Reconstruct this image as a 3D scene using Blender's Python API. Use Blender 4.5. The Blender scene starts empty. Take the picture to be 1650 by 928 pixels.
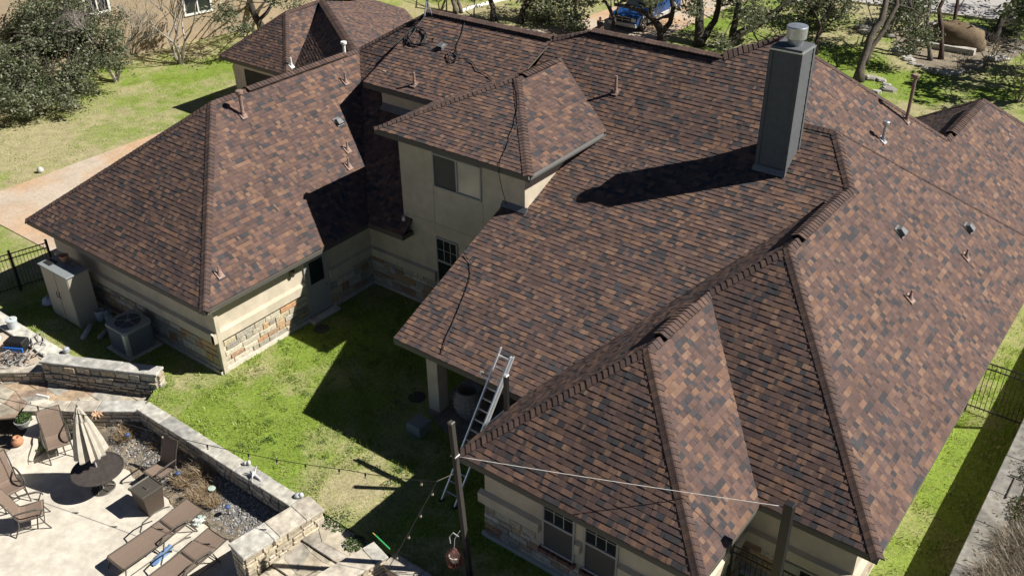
import bpy, math, random
from mathutils import Vector, Matrix, noise
from mathutils.geometry import delaunay_2d_cdt
R_ = random.Random(7)
PI = math.pi
# ---------------------------------------------------------------- camera, sky, sun, exposure
scene = bpy.context.scene
CAM = Vector((11.458, -12.603, 17.743)); YAW, PITCH, ROLL, FPX = math.radians(37.634), math.radians(-31.70), math.radians(-0.777), 1545.34
AH = Vector((-math.sin(YAW)*math.cos(PITCH), math.cos(YAW)*math.cos(PITCH), math.sin(PITCH)))
_r = Vector((math.cos(YAW), math.sin(YAW), 0)); _u = _r.cross(AH)
RT = _r*math.cos(ROLL) + _u*math.sin(ROLL); UP = -_r*math.sin(ROLL) + _u*math.cos(ROLL)
cd = bpy.data.cameras.new('camera'); cam = bpy.data.objects.new('camera', cd); scene.collection.objects.link(cam)
cd.sensor_width = 36; cd.lens = FPX/1650*36; cd.clip_start = .1; cd.clip_end = 800
cam.matrix_world = Matrix(((RT.x, UP.x, -AH.x, CAM.x), (RT.y, UP.y, -AH.y, CAM.y), (RT.z, UP.z, -AH.z, CAM.z), (0, 0, 0, 1)))
scene.camera = cam
SUN_EL, SUN_AZ = math.radians(43.5), math.radians(33)      # azimuth measured from +x towards +y
sd = Vector((math.cos(SUN_EL)*math.cos(SUN_AZ), math.cos(SUN_EL)*math.sin(SUN_AZ), math.sin(SUN_EL)))
world = bpy.data.worlds.new('World'); scene.world = world; world.use_nodes = True
wn = world.node_tree.nodes; wl = world.node_tree.links
bg = wn['Background']; sky = wn.new('ShaderNodeTexSky'); sky.sky_type = 'NISHITA'; sky.sun_disc = False
sky.sun_elevation = SUN_EL; sky.sun_rotation = PI/2 - SUN_AZ; sky.altitude = 1500; sky.air_density = .38; sky.dust_density = .15; sky.ozone_density = 1.5
wl.new(sky.outputs[0], bg.inputs[0]); bg.inputs[1].default_value = .05
sl = bpy.data.lights.new('sun', 'SUN'); sl.energy = 5.0; sl.angle = math.radians(.5); sl.color = (1, .955, .88)
so = bpy.data.objects.new('sun', sl); scene.collection.objects.link(so); so.rotation_euler = sd.to_track_quat('Z', 'Y').to_euler(); so.location = (20, 20, 40)
scene.view_settings.view_transform = 'Standard'; scene.view_settings.look = 'None'
scene.view_settings.exposure = 0.62; scene.view_settings.gamma = 1
scene.render.engine = 'CYCLES'

# ---------------------------------------------------------------- geometry helpers
def ray(u, v): return AH + RT*((u-825)/FPX) - UP*((v-464)/FPX)
def g(u, v, z=0.0):                                         # a photo point on the level z
    d = ray(u, v); return CAM + d*((z-CAM.z)/d.z)
def gy(u, v, y): d = ray(u, v); return CAM + d*((y-CAM.y)/d.y)
def gx(u, v, x): d = ray(u, v); return CAM + d*((x-CAM.x)/d.x)
class Pl:                                                   # roof plane: z = z0 + s*(p.g - r)
    def __init__(s, gx_, gy_, r, slope, z0):
        s.g = Vector((gx_, gy_)).normalized(); s.r = r; s.s = slope; s.z0 = z0
    def z(s, x, y): return s.z0 + s.s*(s.g.x*x + s.g.y*y - s.r)
    def hit(s, u, v):
        d = ray(u, v); c = s.z(CAM.x, CAM.y) - CAM.z
        k = d.z - s.s*(s.g.x*d.x + s.g.y*d.y); return CAM + d*(c/k)
    def nrm(s): return Vector((-s.s*s.g.x, -s.s*s.g.y, 1)).normalized()
ORI = {}
def link(o): scene.collection.objects.link(o); return o
def tag(o, label=None, cat=None, group=None, kind=None):
    if label: o['label'] = label
    if cat: o['category'] = cat
    if group: o['group'] = group
    if kind: o['kind'] = kind
    return o
def thing(name, label, cat, loc=(0, 0, 0), group=None):
    o = bpy.data.objects.new(name, None); link(o); o.location = loc; o.empty_display_size = .2
    ORI[o] = Vector(loc); return tag(o, label, cat, group)
class MB:
    def __init__(s): s.v = []; s.f = []; s.c = []
    def face(s, pts, col=(.5, .5, .5)):
        n = len(s.v); s.v += [tuple(p) for p in pts]; s.f.append(tuple(range(n, n+len(pts)))); s.c.append(col)
    def box(s, x0, x1, y0, y1, z0, z1, col=(.5, .5, .5), M=None):
        P = [Vector(p) for p in ((x0, y0, z0), (x1, y0, z0), (x1, y1, z0), (x0, y1, z0), (x0, y0, z1), (x1, y0, z1), (x1, y1, z1), (x0, y1, z1))]
        if M is not None: P = [M @ p for p in P]
        n = len(s.v); s.v += [tuple(p) for p in P]
        for q in ((0, 3, 2, 1), (4, 5, 6, 7), (0, 1, 5, 4), (1, 2, 6, 5), (2, 3, 7, 6), (3, 0, 4, 7)): s.f.append(tuple(n+i for i in q)); s.c.append(col)
    def bbox(s, x0, x1, y0, y1, z0, z1, b=.02, col=(.5, .5, .5), M=None):   # bevelled top and side edges
        def ring(z, i): return [Vector((x0+i, y0+i, z)), Vector((x1-i, y0+i, z)), Vector((x1-i, y1-i, z)), Vector((x0+i, y1-i, z))]
        L = [ring(z0, 0), ring(z1-b, 0), ring(z1, b)]; s.loft(L, col, M)
    def loft(s, L, col=(.5, .5, .5), M=None, cap0=True, cap1=True, closed=True):
        n = len(s.v); k = len(L[0])
        for r in L:
            for p in r:
                p = Vector(p); p = M @ p if M is not None else p; s.v.append(tuple(p))
        for i in range(len(L)-1):
            for j in range(k if closed else k-1):
                a = n+i*k+j; b = n+i*k+(j+1) % k; s.f.append((a, b, b+k, a+k)); s.c.append(col)
        if cap0 and closed: s.f.append(tuple(n+j for j in reversed(range(k)))); s.c.append(col)
        if cap1 and closed: s.f.append(tuple(n+(len(L)-1)*k+j for j in range(k))); s.c.append(col)
    def tube(s, pts, r, n=6, col=(.5, .5, .5), cap=True):
        pts = [Vector(p) for p in pts]; L = []
        rs = r if isinstance(r, (list, tuple)) else [r]*len(pts)
        prev = None
        for i, p in enumerate(pts):
            d = (pts[min(i+1, len(pts)-1)] - pts[max(i-1, 0)])
            d = d.normalized() if d.length > 1e-9 else Vector((0, 0, 1))
            a = prev if prev is not None else (Vector((0, 0, 1)) if abs(d.z) < .9 else Vector((1, 0, 0)))
            a = (a - d*a.dot(d)); a = a.normalized() if a.length > 1e-6 else d.orthogonal().normalized()
            b = d.cross(a); prev = a
            L.append([p + (a*math.cos(t) + b*math.sin(t))*rs[i] for t in [2*PI*k/n for k in range(n)]])
        s.loft(L, col, None, cap, cap)
    def lathe(s, prof, c=(0, 0, 0), n=20, col=(.5, .5, .5), M=None):
        c = Vector(c); L = [[c + Vector((r*math.cos(2*PI*k/n), r*math.sin(2*PI*k/n), z)) for k in range(n)] for r, z in prof]; s.loft(L, col, M)
    def build(s, name, mat, parent=None, smooth=False, label=None):
        me = bpy.data.meshes.new(name); off = ORI.get(parent, Vector((0, 0, 0)))
        vs = s.v if off.length == 0 else [(x-off.x, y-off.y, z-off.z) for x, y, z in s.v]
        me.from_pydata(vs, [], s.f)
        at = me.color_attributes.new('Col', 'FLOAT_COLOR', 'CORNER'); buf = []
        for f, c in zip(s.f, s.c): buf += [c[0], c[1], c[2], 1.0]*len(f)
        at.data.foreach_set('color', buf)
        if smooth: me.polygons.foreach_set('use_smooth', [True]*len(me.polygons))
        me.materials.append(mat); me.update()
        o = bpy.data.objects.new(name, me); link(o)
        if parent is not None: o.parent = parent
        ORI[o] = off
        if label: o['label'] = label
        return o
def kids(o): return [c for c in bpy.data.objects if c.parent == o]
def copy_tree(o, parent=None):
    c = o.copy(); link(c); c.parent = parent
    if parent is not None: c.matrix_parent_inverse = o.matrix_parent_inverse
    for k in kids(o): copy_tree(k, c)
    return c

# ---------------------------------------------------------------- materials
def mat(name, col=(.5, .5, .5), rough=.8, metal=0, attr=False, nscale=20, namt=.15, bump=0, bscale=60, spec=.5, c2=None, s2=3, detail=4, stain=0):
    m = bpy.data.materials.new(name); m.use_nodes = True; N = m.node_tree.nodes; L = m.node_tree.links
    b = N['Principled BSDF']; b.inputs['Roughness'].default_value = rough; b.inputs['Metallic'].default_value = metal
    b.inputs['Specular IOR Level'].default_value = spec
    tc = N.new('ShaderNodeTexCoord'); src = tc.outputs['Object']
    if attr: a = N.new('ShaderNodeAttribute'); a.attribute_name = 'Col'; base = a.outputs['Color']
    else: rgb = N.new('ShaderNodeRGB'); rgb.outputs[0].default_value = (*col, 1); base = rgb.outputs[0]
    if c2:
        n2 = N.new('ShaderNodeTexNoise'); n2.inputs['Scale'].default_value = s2; n2.inputs['Detail'].default_value = 6; L.new(src, n2.inputs['Vector'])
        r = N.new('ShaderNodeMapRange'); r.inputs[1].default_value = .42; r.inputs[2].default_value = .6; L.new(n2.outputs[0], r.inputs[0])
        mx = N.new('ShaderNodeMix'); mx.data_type = 'RGBA'; L.new(r.outputs[0], mx.inputs[0]); L.new(base, mx.inputs[6]); mx.inputs[7].default_value = (*c2, 1); base = mx.outputs[2]
    if namt:
        n = N.new('ShaderNodeTexNoise'); n.inputs['Scale'].default_value = nscale; n.inputs['Detail'].default_value = detail; L.new(src, n.inputs['Vector'])
        r = N.new('ShaderNodeMapRange'); r.inputs[1].default_value = .3; r.inputs[2].default_value = .7; r.inputs[3].default_value = 1-namt; r.inputs[4].default_value = 1+namt; L.new(n.outputs[0], r.inputs[0])
        mx = N.new('ShaderNodeMix'); mx.data_type = 'RGBA'; mx.blend_type = 'MULTIPLY'; mx.inputs[0].default_value = 1; L.new(base, mx.inputs[6]); L.new(r.outputs[0], mx.inputs[7]); base = mx.outputs[2]
    if stain:
        n = N.new('ShaderNodeTexNoise'); n.inputs['Scale'].default_value = 1.1; n.inputs['Detail'].default_value = 8; n.inputs['Roughness'].default_value = .7; L.new(src, n.inputs['Vector'])
        r = N.new('ShaderNodeMapRange'); r.inputs[1].default_value = .4; r.inputs[2].default_value = .65; r.inputs[3].default_value = 1; r.inputs[4].default_value = 1-stain; L.new(n.outputs[0], r.inputs[0])
        mx = N.new('ShaderNodeMix'); mx.data_type = 'RGBA'; mx.blend_type = 'MULTIPLY'; mx.inputs[0].default_value = 1; L.new(base, mx.inputs[6]); L.new(r.outputs[0], mx.inputs[7]); base = mx.outputs[2]
    L.new(base, b.inputs['Base Color'])
    if bump:
        n = N.new('ShaderNodeTexNoise'); n.inputs['Scale'].default_value = bscale; n.inputs['Detail'].default_value = 6; L.new(src, n.inputs['Vector'])
        bp = N.new('ShaderNodeBump'); bp.inputs['Strength'].default_value = bump; bp.inputs['Distance'].default_value = .02; L.new(n.outputs[0], bp.inputs['Height']); L.new(bp.outputs[0], b.inputs['Normal'])
    return m
M = {}
M['shingle'] = mat('shingle', attr=True, rough=.92, nscale=55, namt=.28, bump=.3, bscale=130, spec=.35, stain=.2)
M['stucco'] = mat('stucco', (.56, .49, .375), .9, nscale=3, namt=.08, bump=.3, bscale=70, stain=.18)
M['fascia'] = mat('fascia', (.085, .08, .068), .6, namt=.1)
M['stone'] = mat('stone', attr=True, rough=.9, nscale=14, namt=.3, bump=.8, bscale=18, detail=8)
M['mortar'] = mat('mortar', (.36, .32, .25), .95, namt=.15)
M['cap_stone'] = mat('cap_stone', attr=True, rough=.85, nscale=5, namt=.32, bump=.4, bscale=25, detail=8, stain=.35)
M['concrete'] = mat('concrete', (.62, .57, .48), .9, nscale=5, namt=.14, bump=.2, bscale=120, stain=.22)
M['drive'] = mat('driveway_concrete', (.50, .42, .33), .9, nscale=9, namt=.12, c2=(.50, .33, .2), s2=.35, bump=.2, stain=.15)
M['asphalt'] = mat('asphalt', (.40, .38, .37), .95, nscale=40, namt=.1, stain=.1)
M['metal_dark'] = mat('dark_bronze_metal', (.1, .09, .075), .45, .3, namt=.1)
M['black'] = mat('black_paint', (.012, .012, .013), .5, namt=.1)
M['rubber'] = mat('rubber', (.02, .02, .022), .6, namt=.1)
M['galv'] = mat('galvanised', (.48, .51, .54), .38, .75, nscale=12, namt=.12)
M['alu'] = mat('aluminium', (.75, .76, .77), .35, .6, namt=.06)
M['white'] = mat('white_paint', (.78, .77, .73), .5, namt=.06)
M['vinyl'] = mat('window_vinyl', (.36, .35, .33), .5, namt=.05)
M['chim'] = mat('chimney_siding', (.088, .094, .1), .75, nscale=8, namt=.1)
M['glass'] = mat('window_glass', (.02, .025, .028), .06, namt=0, spec=.8)
M['screen'] = mat('window_screen', (.075, .07, .065), .7, namt=.1, nscale=4)
M['pale_pane'] = mat('pale_window_pane', (.5, .46, .38), .15, namt=.1, nscale=2)  # pale pane; the tower sash's bright reflection is put into this colour
M['copper'] = mat('vent_paint', (.42, .25, .19), .6, nscale=30, namt=.15)
M['sling'] = mat('sling_fabric', (.2, .145, .11), .85, nscale=60, namt=.2)
M['canvas'] = mat('umbrella_canvas', (.46, .42, .35), .9, nscale=6, namt=.12)
M['wicker'] = mat('wicker', (.075, .055, .04), .7, nscale=70, namt=.4, bump=.5)
M['attr'] = mat('painted', attr=True, rough=.55, nscale=30, namt=.1)
M['attr_matte'] = mat('matte_things', attr=True, rough=.9, nscale=40, namt=.2)
M['bark'] = mat('bark', attr=True, rough=.95, nscale=9, namt=.4, bump=.9, bscale=22)
M['terracotta'] = mat('terracotta', (.46, .22, .12), .85, nscale=12, namt=.15)
M['gravel'] = mat('gravel', attr=True, rough=.9, nscale=50, namt=.2)
M['wood_dark'] = mat('dark_timber', (.035, .03, .026), .8, nscale=30, namt=.25)
M['blue'] = mat('blue_car_paint', (.015, .075, .26), .18, .25, namt=.03, spec=.7)
M['silver'] = mat('silver_trim', (.55, .55, .54), .4, .3, namt=.05)
M['skin'] = mat('skin', (.42, .25, .17), .6, namt=.05)
M['cloth_dark'] = mat('dark_cloth', (.02, .022, .035), .9, namt=.1)
M['bulb'] = mat('bulb_glass', (.3, .25, .18), .15, namt=0)
def leafmat(name):
    m = mat(name, attr=True, rough=.45, nscale=30, namt=.15); N = m.node_tree.nodes; L = m.node_tree.links; b = N['Principled BSDF']
    t = N.new('ShaderNodeBsdfTranslucent'); mx = N.new('ShaderNodeMixShader'); mx.inputs[0].default_value = .36
    a = N.new('ShaderNodeAttribute'); a.attribute_name = 'Col'; L.new(a.outputs['Color'], t.inputs['Color'])
    L.new(b.outputs[0], mx.inputs[1]); L.new(t.outputs[0], mx.inputs[2]); L.new(mx.outputs[0], N['Material Output'].inputs[0]); return m
M['leaf'] = leafmat('leaf'); M['grass_blade'] = leafmat('grass_blade')
def ground_mat(name, greens, dry, dirt, dscale, dlo, dhi, masks=()):
    m = bpy.data.materials.new(name); m.use_nodes = True; N = m.node_tree.nodes; L = m.node_tree.links; b = N['Principled BSDF']
    b.inputs['Roughness'].default_value = .95; b.inputs['Specular IOR Level'].default_value = .15
    tc = N.new('ShaderNodeTexCoord'); src = tc.outputs['Object']
    def nz(sc, lo, hi, det=6, rough=.6):
        n = N.new('ShaderNodeTexNoise'); n.inputs['Scale'].default_value = sc; n.inputs['Detail'].default_value = det; n.inputs['Roughness'].default_value = rough; L.new(src, n.inputs['Vector'])
        r = N.new('ShaderNodeMapRange'); r.inputs[1].default_value = lo; r.inputs[2].default_value = hi; L.new(n.outputs[0], r.inputs[0]); return r.outputs[0]
    def mix(f, a, c):
        mx = N.new('ShaderNodeMix'); mx.data_type = 'RGBA'
        L.new(f, mx.inputs[0])
        for i, q in ((6, a), (7, c)):
            if isinstance(q, tuple): mx.inputs[i].default_value = (*q, 1)
            else: L.new(q, mx.inputs[i])
        return mx.outputs[2]
    c = mix(nz(7, .38, .62), greens[0], greens[1]); c = mix(nz(45, .35, .7, 3), c, greens[2])
    f = nz(dscale, dlo, dhi, 8, .7)
    for (x, y, r0, r1, w) in masks:                          # patches of worn, dry turf
        vm = N.new('ShaderNodeVectorMath'); vm.operation = 'DISTANCE'; L.new(src, vm.inputs[0]); vm.inputs[1].default_value = (x, y, 0)
        wob = N.new('ShaderNodeMath'); wob.operation = 'MULTIPLY_ADD'; L.new(nz(1.6, .2, .8), wob.inputs[0]); wob.inputs[1].default_value = r1*.9; L.new(vm.outputs['Value'], wob.inputs[2])
        r = N.new('ShaderNodeMapRange'); r.inputs[1].default_value = r0 + r1*.45; r.inputs[2].default_value = r1 + r1*.45; r.inputs[3].default_value = w; r.inputs[4].default_value = 0; L.new(wob.outputs[0], r.inputs[0])
        ad = N.new('ShaderNodeMath'); ad.operation = 'ADD'; ad.use_clamp = True; L.new(f, ad.inputs[0]); L.new(r.outputs[0], ad.inputs[1]); f = ad.outputs[0]
    c = mix(f, c, dry); c = mix(nz(26, .58, .72, 3), c, dirt)
    for sc, lo_, hi_ in ((11, .72, 1.25), (48, .7, 1.3), (1.7, .85, 1.15)):
        n = N.new('ShaderNodeTexNoise'); n.inputs['Scale'].default_value = sc; n.inputs['Detail'].default_value = 7; n.inputs['Roughness'].default_value = .7; L.new(src, n.inputs['Vector'])
        r = N.new('ShaderNodeMapRange'); r.inputs[1].default_value = .36; r.inputs[2].default_value = .64; r.inputs[3].default_value = lo_; r.inputs[4].default_value = hi_; L.new(n.outputs[0], r.inputs[0])
        mx = N.new('ShaderNodeMix'); mx.data_type = 'RGBA'; mx.blend_type = 'MULTIPLY'; mx.inputs[0].default_value = 1; L.new(c, mx.inputs[6]); L.new(r.outputs[0], mx.inputs[7]); c = mx.outputs[2]
    L.new(c, b.inputs['Base Color'])
    n = N.new('ShaderNodeTexNoise'); n.inputs['Scale'].default_value = 30; n.inputs['Detail'].default_value = 8; L.new(src, n.inputs['Vector'])
    bp = N.new('ShaderNodeBump'); bp.inputs['Strength'].default_value = .5; bp.inputs['Distance'].default_value = .04; L.new(n.outputs[0], bp.inputs['Height']); L.new(bp.outputs[0], b.inputs['Normal'])
    return m
M['lawn'] = ground_mat('lawn', ((.185, .265, .038), (.25, .31, .055), (.125, .20, .028)), (.36, .32, .18), (.14, .14, .06), .22, .44, .60,
    masks=((-6.5, 2.5, 4.0, 9.0, -.45), (10, 8, 2, 8, -.6), (-3.3, -.4, .5, 1.9, 1.0), (-9.5, 1.6, .1, .5, .5), (-33, 7, 2, 8, .6), (9.0, 3.5, .3, 3.0, .35), (-24, 34, 4, 12, .7), (-7, 51, 2, 5, .7), (-6, 40, 1, 4, -.5)))
M['mulch'] = ground_mat('mulch', ((.24, .2, .15), (.32, .27, .2), (.15, .13, .105)), (.42, .33, .22), (.08, .07, .055), .9, .5, .65)

# ---------------------------------------------------------------- roof shingles (each tab real, lifted at its butt)
PAL = [(.056, .051, .055), (.122, .077, .065), (.109, .070, .061), (.090, .061, .056), (.184, .107, .073), (.150, .092, .070), (.200, .124, .087)]
PALW = [3.6, 5, 4.5, 3.4, 2.6, 3.2, 1.0]
def clip(poly, a, b, c):                                     # keep a*x+b*y<=c
    out = []; n = len(poly)
    for i in range(n):
        p, q = poly[i], poly[(i+1) % n]; dp = a*p[0]+b*p[1]-c; dq = a*q[0]+b*q[1]-c
        if dp <= 0: out.append(p)
        if dp*dq < 0: t = dp/(dp-dq); out.append((p[0]+(q[0]-p[0])*t, p[1]+(q[1]-p[1])*t))
    return out
def shingles(B, pl, polys, seed=1, v0=None):
    """polys: convex plan polygons lying on plane pl"""
    gg = pl.g; e = Vector((-gg.y, gg.x)); sec = math.sqrt(1+pl.s*pl.s); step = .145/sec; rnd = random.Random(seed)
    allv = [gg.x*x+gg.y*y for P in polys for x, y in P]; allu = [e.x*x+e.y*y for P in polys for x, y in P]
    vmin = min(allv) if v0 is None else v0; vmax = max(allv); umin, umax = min(allu), max(allu)
    UV = [[(e.x*x+e.y*y, gg.x*x+gg.y*y) for x, y in P] for P in polys]; HS = []
    for P in UV:
        A = sum(P[i][0]*P[(i+1) % len(P)][1]-P[(i+1) % len(P)][0]*P[i][1] for i in range(len(P)))
        if A < 0: P.reverse()
        hs = []
        for i in range(len(P)):
            (x0, y0), (x1, y1) = P[i], P[(i+1) % len(P)]; a, b = (y1-y0), -(x1-x0); l = math.hypot(a, b)
            if l > 1e-6: hs.append((a/l, b/l, (a*x0+b*y0)/l))
        HS.append(hs)
    def W(u, v, lift):
        x = e.x*u+gg.x*v; y = e.y*u+gg.y*v; return (x, y, pl.z(x, y)+lift)
    k = 0; v = vmin
    while v < vmax-1e-4:
        u = umin - rnd.random()*.3; ci = 1; jit = rnd.uniform(-.006, .006)
        while u < umax:
            w = rnd.choice((.07, .09, .11, .13, .15, .17, .2))*(1 if rnd.random() < .93 else 1.5)
            if rnd.random() > .12: ci = rnd.choices(range(7), PALW)[0]
            sh = rnd.uniform(.86, 1.14); col = tuple(c*sh for c in PAL[ci]); thick = rnd.random() < .55
            t = (.019 if thick else .008) + jit*.4; rect = [(u, v), (u+w, v), (u+w, v+step), (u, v+step)]
            for hs in HS:
                P = rect; full = True
                for a, b, c in hs:
                    m = max(a*p[0]+b*p[1]-c for p in rect)
                    if m > 1e-6:
                        full = False; P = clip(P, a, b, c)
                        if len(P) < 3: break
                if len(P) < 3: continue
                T = [W(p[0], p[1], .005 + t*(1-(p[1]-v)/step)) for p in P]; B.face(T, col)
                dk = tuple(c*.8 for c in col)
                for i in range(len(P)):
                    p, q = P[i], P[(i+1) % len(P)]
                    if abs(p[1]-v) < 1e-6 and abs(q[1]-v) < 1e-6:
                        B.face([W(p[0], p[1], -.01), W(q[0], q[1], -.01), T[(i+1) % len(P)], T[i]], dk)
                if full and thick:
                    for uu in (u, u+w): B.face([W(uu, v, 0), W(uu, v, .005+t), W(uu, v+step, .005)], dk)
            u += w
        v += step; k += 1
    for P in polys:                                          # decking under the shingles
        top = [Vector((x, y, pl.z(x, y)-.004)) for x, y in P]; B.face(top, (.03, .025, .022)); B.face([p-Vector((0, 0, .05)) for p in reversed(top)], (.2, .17, .13))
def caps(B, p0, p1, pa, pb, w=.15, vent=0.0, seed=3):
    """overlapping hip / ridge cap shingles from the low end p0 to the high end p1, folded over planes pa and pb"""
    rnd = random.Random(seed); p0 = Vector(p0); p1 = Vector(p1); d = p1-p0; Ln = d.length; h = Vector((d.x, d.y, 0)).normalized(); s = Vector((-h.y, h.x, 0))
    n = max(1, int(Ln/.145)); st = Ln/n; dn = d.normalized()
    def cross(c, lift):
        out = []
        for k in (-1, -.55, -.15, .15, .55, 1):
            off = s*(k*w); q = c + off; best = max if False else min
            zz = best(pa.z(q.x, q.y), pb.z(q.x, q.y)); base = min(pa.z(c.x, c.y), pb.z(c.x, c.y))
            out.append(Vector((q.x, q.y, c.z + (zz-base)*(1 if not vent else .55) + lift + (.012 if abs(k) < .2 else .006))))
        return out
    for i in range(n):
        c0 = p0 + d*(i/n); c1 = p0 + d*min(1, (i+1.15)/n); sh = rnd.uniform(.8, 1.2); b = rnd.choice(((.088, .058, .05), (.08, .055, .05), (.095, .06, .05), (.11, .068, .052)))
        col = tuple(x*sh for x in b); A = cross(c0, rnd.uniform(.03, .042)+vent); C = cross(c1, .014+vent)
        for j in range(5): B.face([A[j], A[j+1], C[j+1], C[j]], col)
        lo = cross(c0, .0+vent*.98)
        for j in range(5): B.face([lo[j], lo[j+1], A[j+1], A[j]], tuple(x*.7 for x in col))
        dd = Vector((0, 0, -.05 if not vent else -.035))
        for j in (0, 5): B.face([A[j], C[j], C[j]+dd, A[j]+dd], tuple(x*.6 for x in col))
    if vent:
        for sgn in (-1, 1):
            o = s*(sgn*w*.72)
            a, b = p0+o, p1+o
            za = min(pa.z(a.x, a.y), pb.z(a.x, a.y)); zb = min(pa.z(b.x, b.y), pb.z(b.x, b.y))
            B.face([(a.x, a.y, za-.01), (b.x, b.y, zb-.01), (b.x, b.y, zb+vent+.03), (a.x, a.y, za+vent+.03)], (.006, .006, .006))
# ---------------------------------------------------------------- coursed rubble facing
SPAL = [(.46, .40, .30), (.42, .37, .29), (.50, .45, .35), (.38, .35, .29), (.36, .23, .15), (.44, .31, .19), (.33, .30, .25), (.52, .47, .38), (.48, .43, .33), (.42, .24, .13), (.50, .33, .18), (.44, .38, .26)]
RPAL = [(.44, .39, .30), (.40, .355, .28), (.47, .42, .33), (.36, .33, .27), (.42, .34, .24), (.33, .30, .25), (.49, .44, .36)]
def ashlar(B, p0, p1, z0, z1, out, seed=1, rough=.03, hs=(.16, .2, .26, .32), pal=SPAL, ws=(.22, .75), holes=(), slope=0):
    """stones on a vertical face from p0 to p1 (plan); out = outward plan normal"""
    rnd = random.Random(seed); p0 = Vector((p0[0], p0[1])); p1 = Vector((p1[0], p1[1])); L = (p1-p0).length; d = (p1-p0)/L; o = Vector(out).normalized()
    z = z0
    while z < z1-.03:
        h = min(rnd.choice(hs), z1-z)
        if z1-(z+h) < .08: h = z1-z
        x = 0
        while x < L-.01:
            w = rnd.uniform(*ws); w = min(w, L-x)
            if L-(x+w) < .12: w = L-x
            mx = x+w/2; mz = z+h/2
            if not any(a-.02 < mx < b+.02 and c < mz < e for a, b, c, e in holes):
                col = rnd.choice(pal); s = rnd.uniform(.8, 1.15); col = tuple(c*s for c in col); t = rnd.uniform(.3, 1)*rough; gp = .008
                def P(a, zz, k): q = p0+d*a+o*k; return (q.x, q.y, zz)
                j = lambda: rnd.uniform(0, .012)
                x0, x1, za, zb = x+gp+j(), x+w-gp-j(), z+gp+j(), z+h-gp-j()
                b_ = .012
                inner = [P(x0, za, -.01), P(x1, za, -.01), P(x1, zb, -.01), P(x0, zb, -.01)]; mid = [P(x0, za, t*.6), P(x1, za, t*.6), P(x1, zb, t*.6), P(x0, zb, t*.6)]
                top = [P(x0+b_, za+b_, t+.01), P(x1-b_, za+b_, t+.01+j()), P(x1-b_, zb-b_, t+.01+j()), P(x0+b_, zb-b_, t+.01)]
                B.loft([inner, mid, top], col, cap0=False)
            x += w
        z += h
def wall(B, x0, y0, x1, y1, z0, z1, t=.12, side=None):       # a wall slab with its outer face on the line
    d = Vector((x1-x0, y1-y0)).normalized(); n = Vector(side)*-t
    P = [(x0, y0), (x1, y1), (x1+n.x, y1+n.y), (x0+n.x, y0+n.y)]
    B.loft([[(p[0], p[1], z0) for p in P], [(p[0], p[1], z1) for p in P]])
# ================================================================ THE HOUSE
ZE = 2.75
PC = Pl(0, 1, 2.60, .413, ZE); YK = 11.187; ZK = PC.z(0, YK)
PS = Pl(0, 1, YK, .638, ZK); PQ = Pl(0, 1, 7.067, .773, ZE); PU = Pl(0, 1, 9.9, .416, ZK)
PW = Pl(1, 0, 0, .816, ZE); PF2 = Pl(-1, 0, -8.97, .816, ZE); PFS = Pl(-1, 0, -6.38, .816, ZE); PSH = Pl(0, 1, 0, .848, ZE); PMH = Pl(0, 1, 2.685, .789, ZE)
PF1 = Pl(-1, 0, -8.03, .816, ZE); PG = Pl(0, -1, -12.76, -.816, 7.30); PG = Pl(0, -1, -18.34, .816, ZE); PB = Pl(0, -1, -15.21, .907, 8.87); PNW = Pl(1, 0, 1.89, .816, ZE); PNH = Pl(0, -1, -26.7, .816, ZE)
PL = Pl(-1, 0, 9.75, .787, ZE); PLF = Pl(0, 1, .36, .787, ZE); PLW = Pl(1, 0, -19.4, .785, ZE)
PT1 = Pl(0, 1, 7.085, .338, 6.286); PT2 = Pl(-1, 0, 3.09, .393, 6.286); PT3 = Pl(1, 0, -9.08, .407, 6.286)
PGA = Pl(0, 1, 15.45, .8, ZE); PGB = Pl(-1, 0, 23.31, .8, ZE); PGW = Pl(1, 0, -28.31, .8, ZE)
PD = Pl(.56, .828, 2.36, .85, 4.75); PE = Pl(-.56, -.828, -2.36, .39, 4.75)
def P3(pl, x, y, dz=0): return Vector((x, y, pl.z(x, y)+dz))
house = thing('house', 'sprawling cream stucco and stone house with brown shingle hip roofs and a square tower', 'house', (-2, 8, 0))
def roof(secs, label, seed):
    B = MB()
    for i, (pl, polys) in enumerate(secs): shingles(B, pl, polys, seed*17+i)
    return B.build('roof', M['shingle'], house, label=label)
def ridge(parent, segs, seed=5):
    B = MB()
    for i, sg in enumerate(segs): caps(B, *sg[:4], vent=(sg[4] if len(sg) > 4 else 0), w=(.19 if len(sg) > 4 else .15), seed=seed+i)
    return B.build('ridge_cap', M['shingle'], parent)
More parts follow.
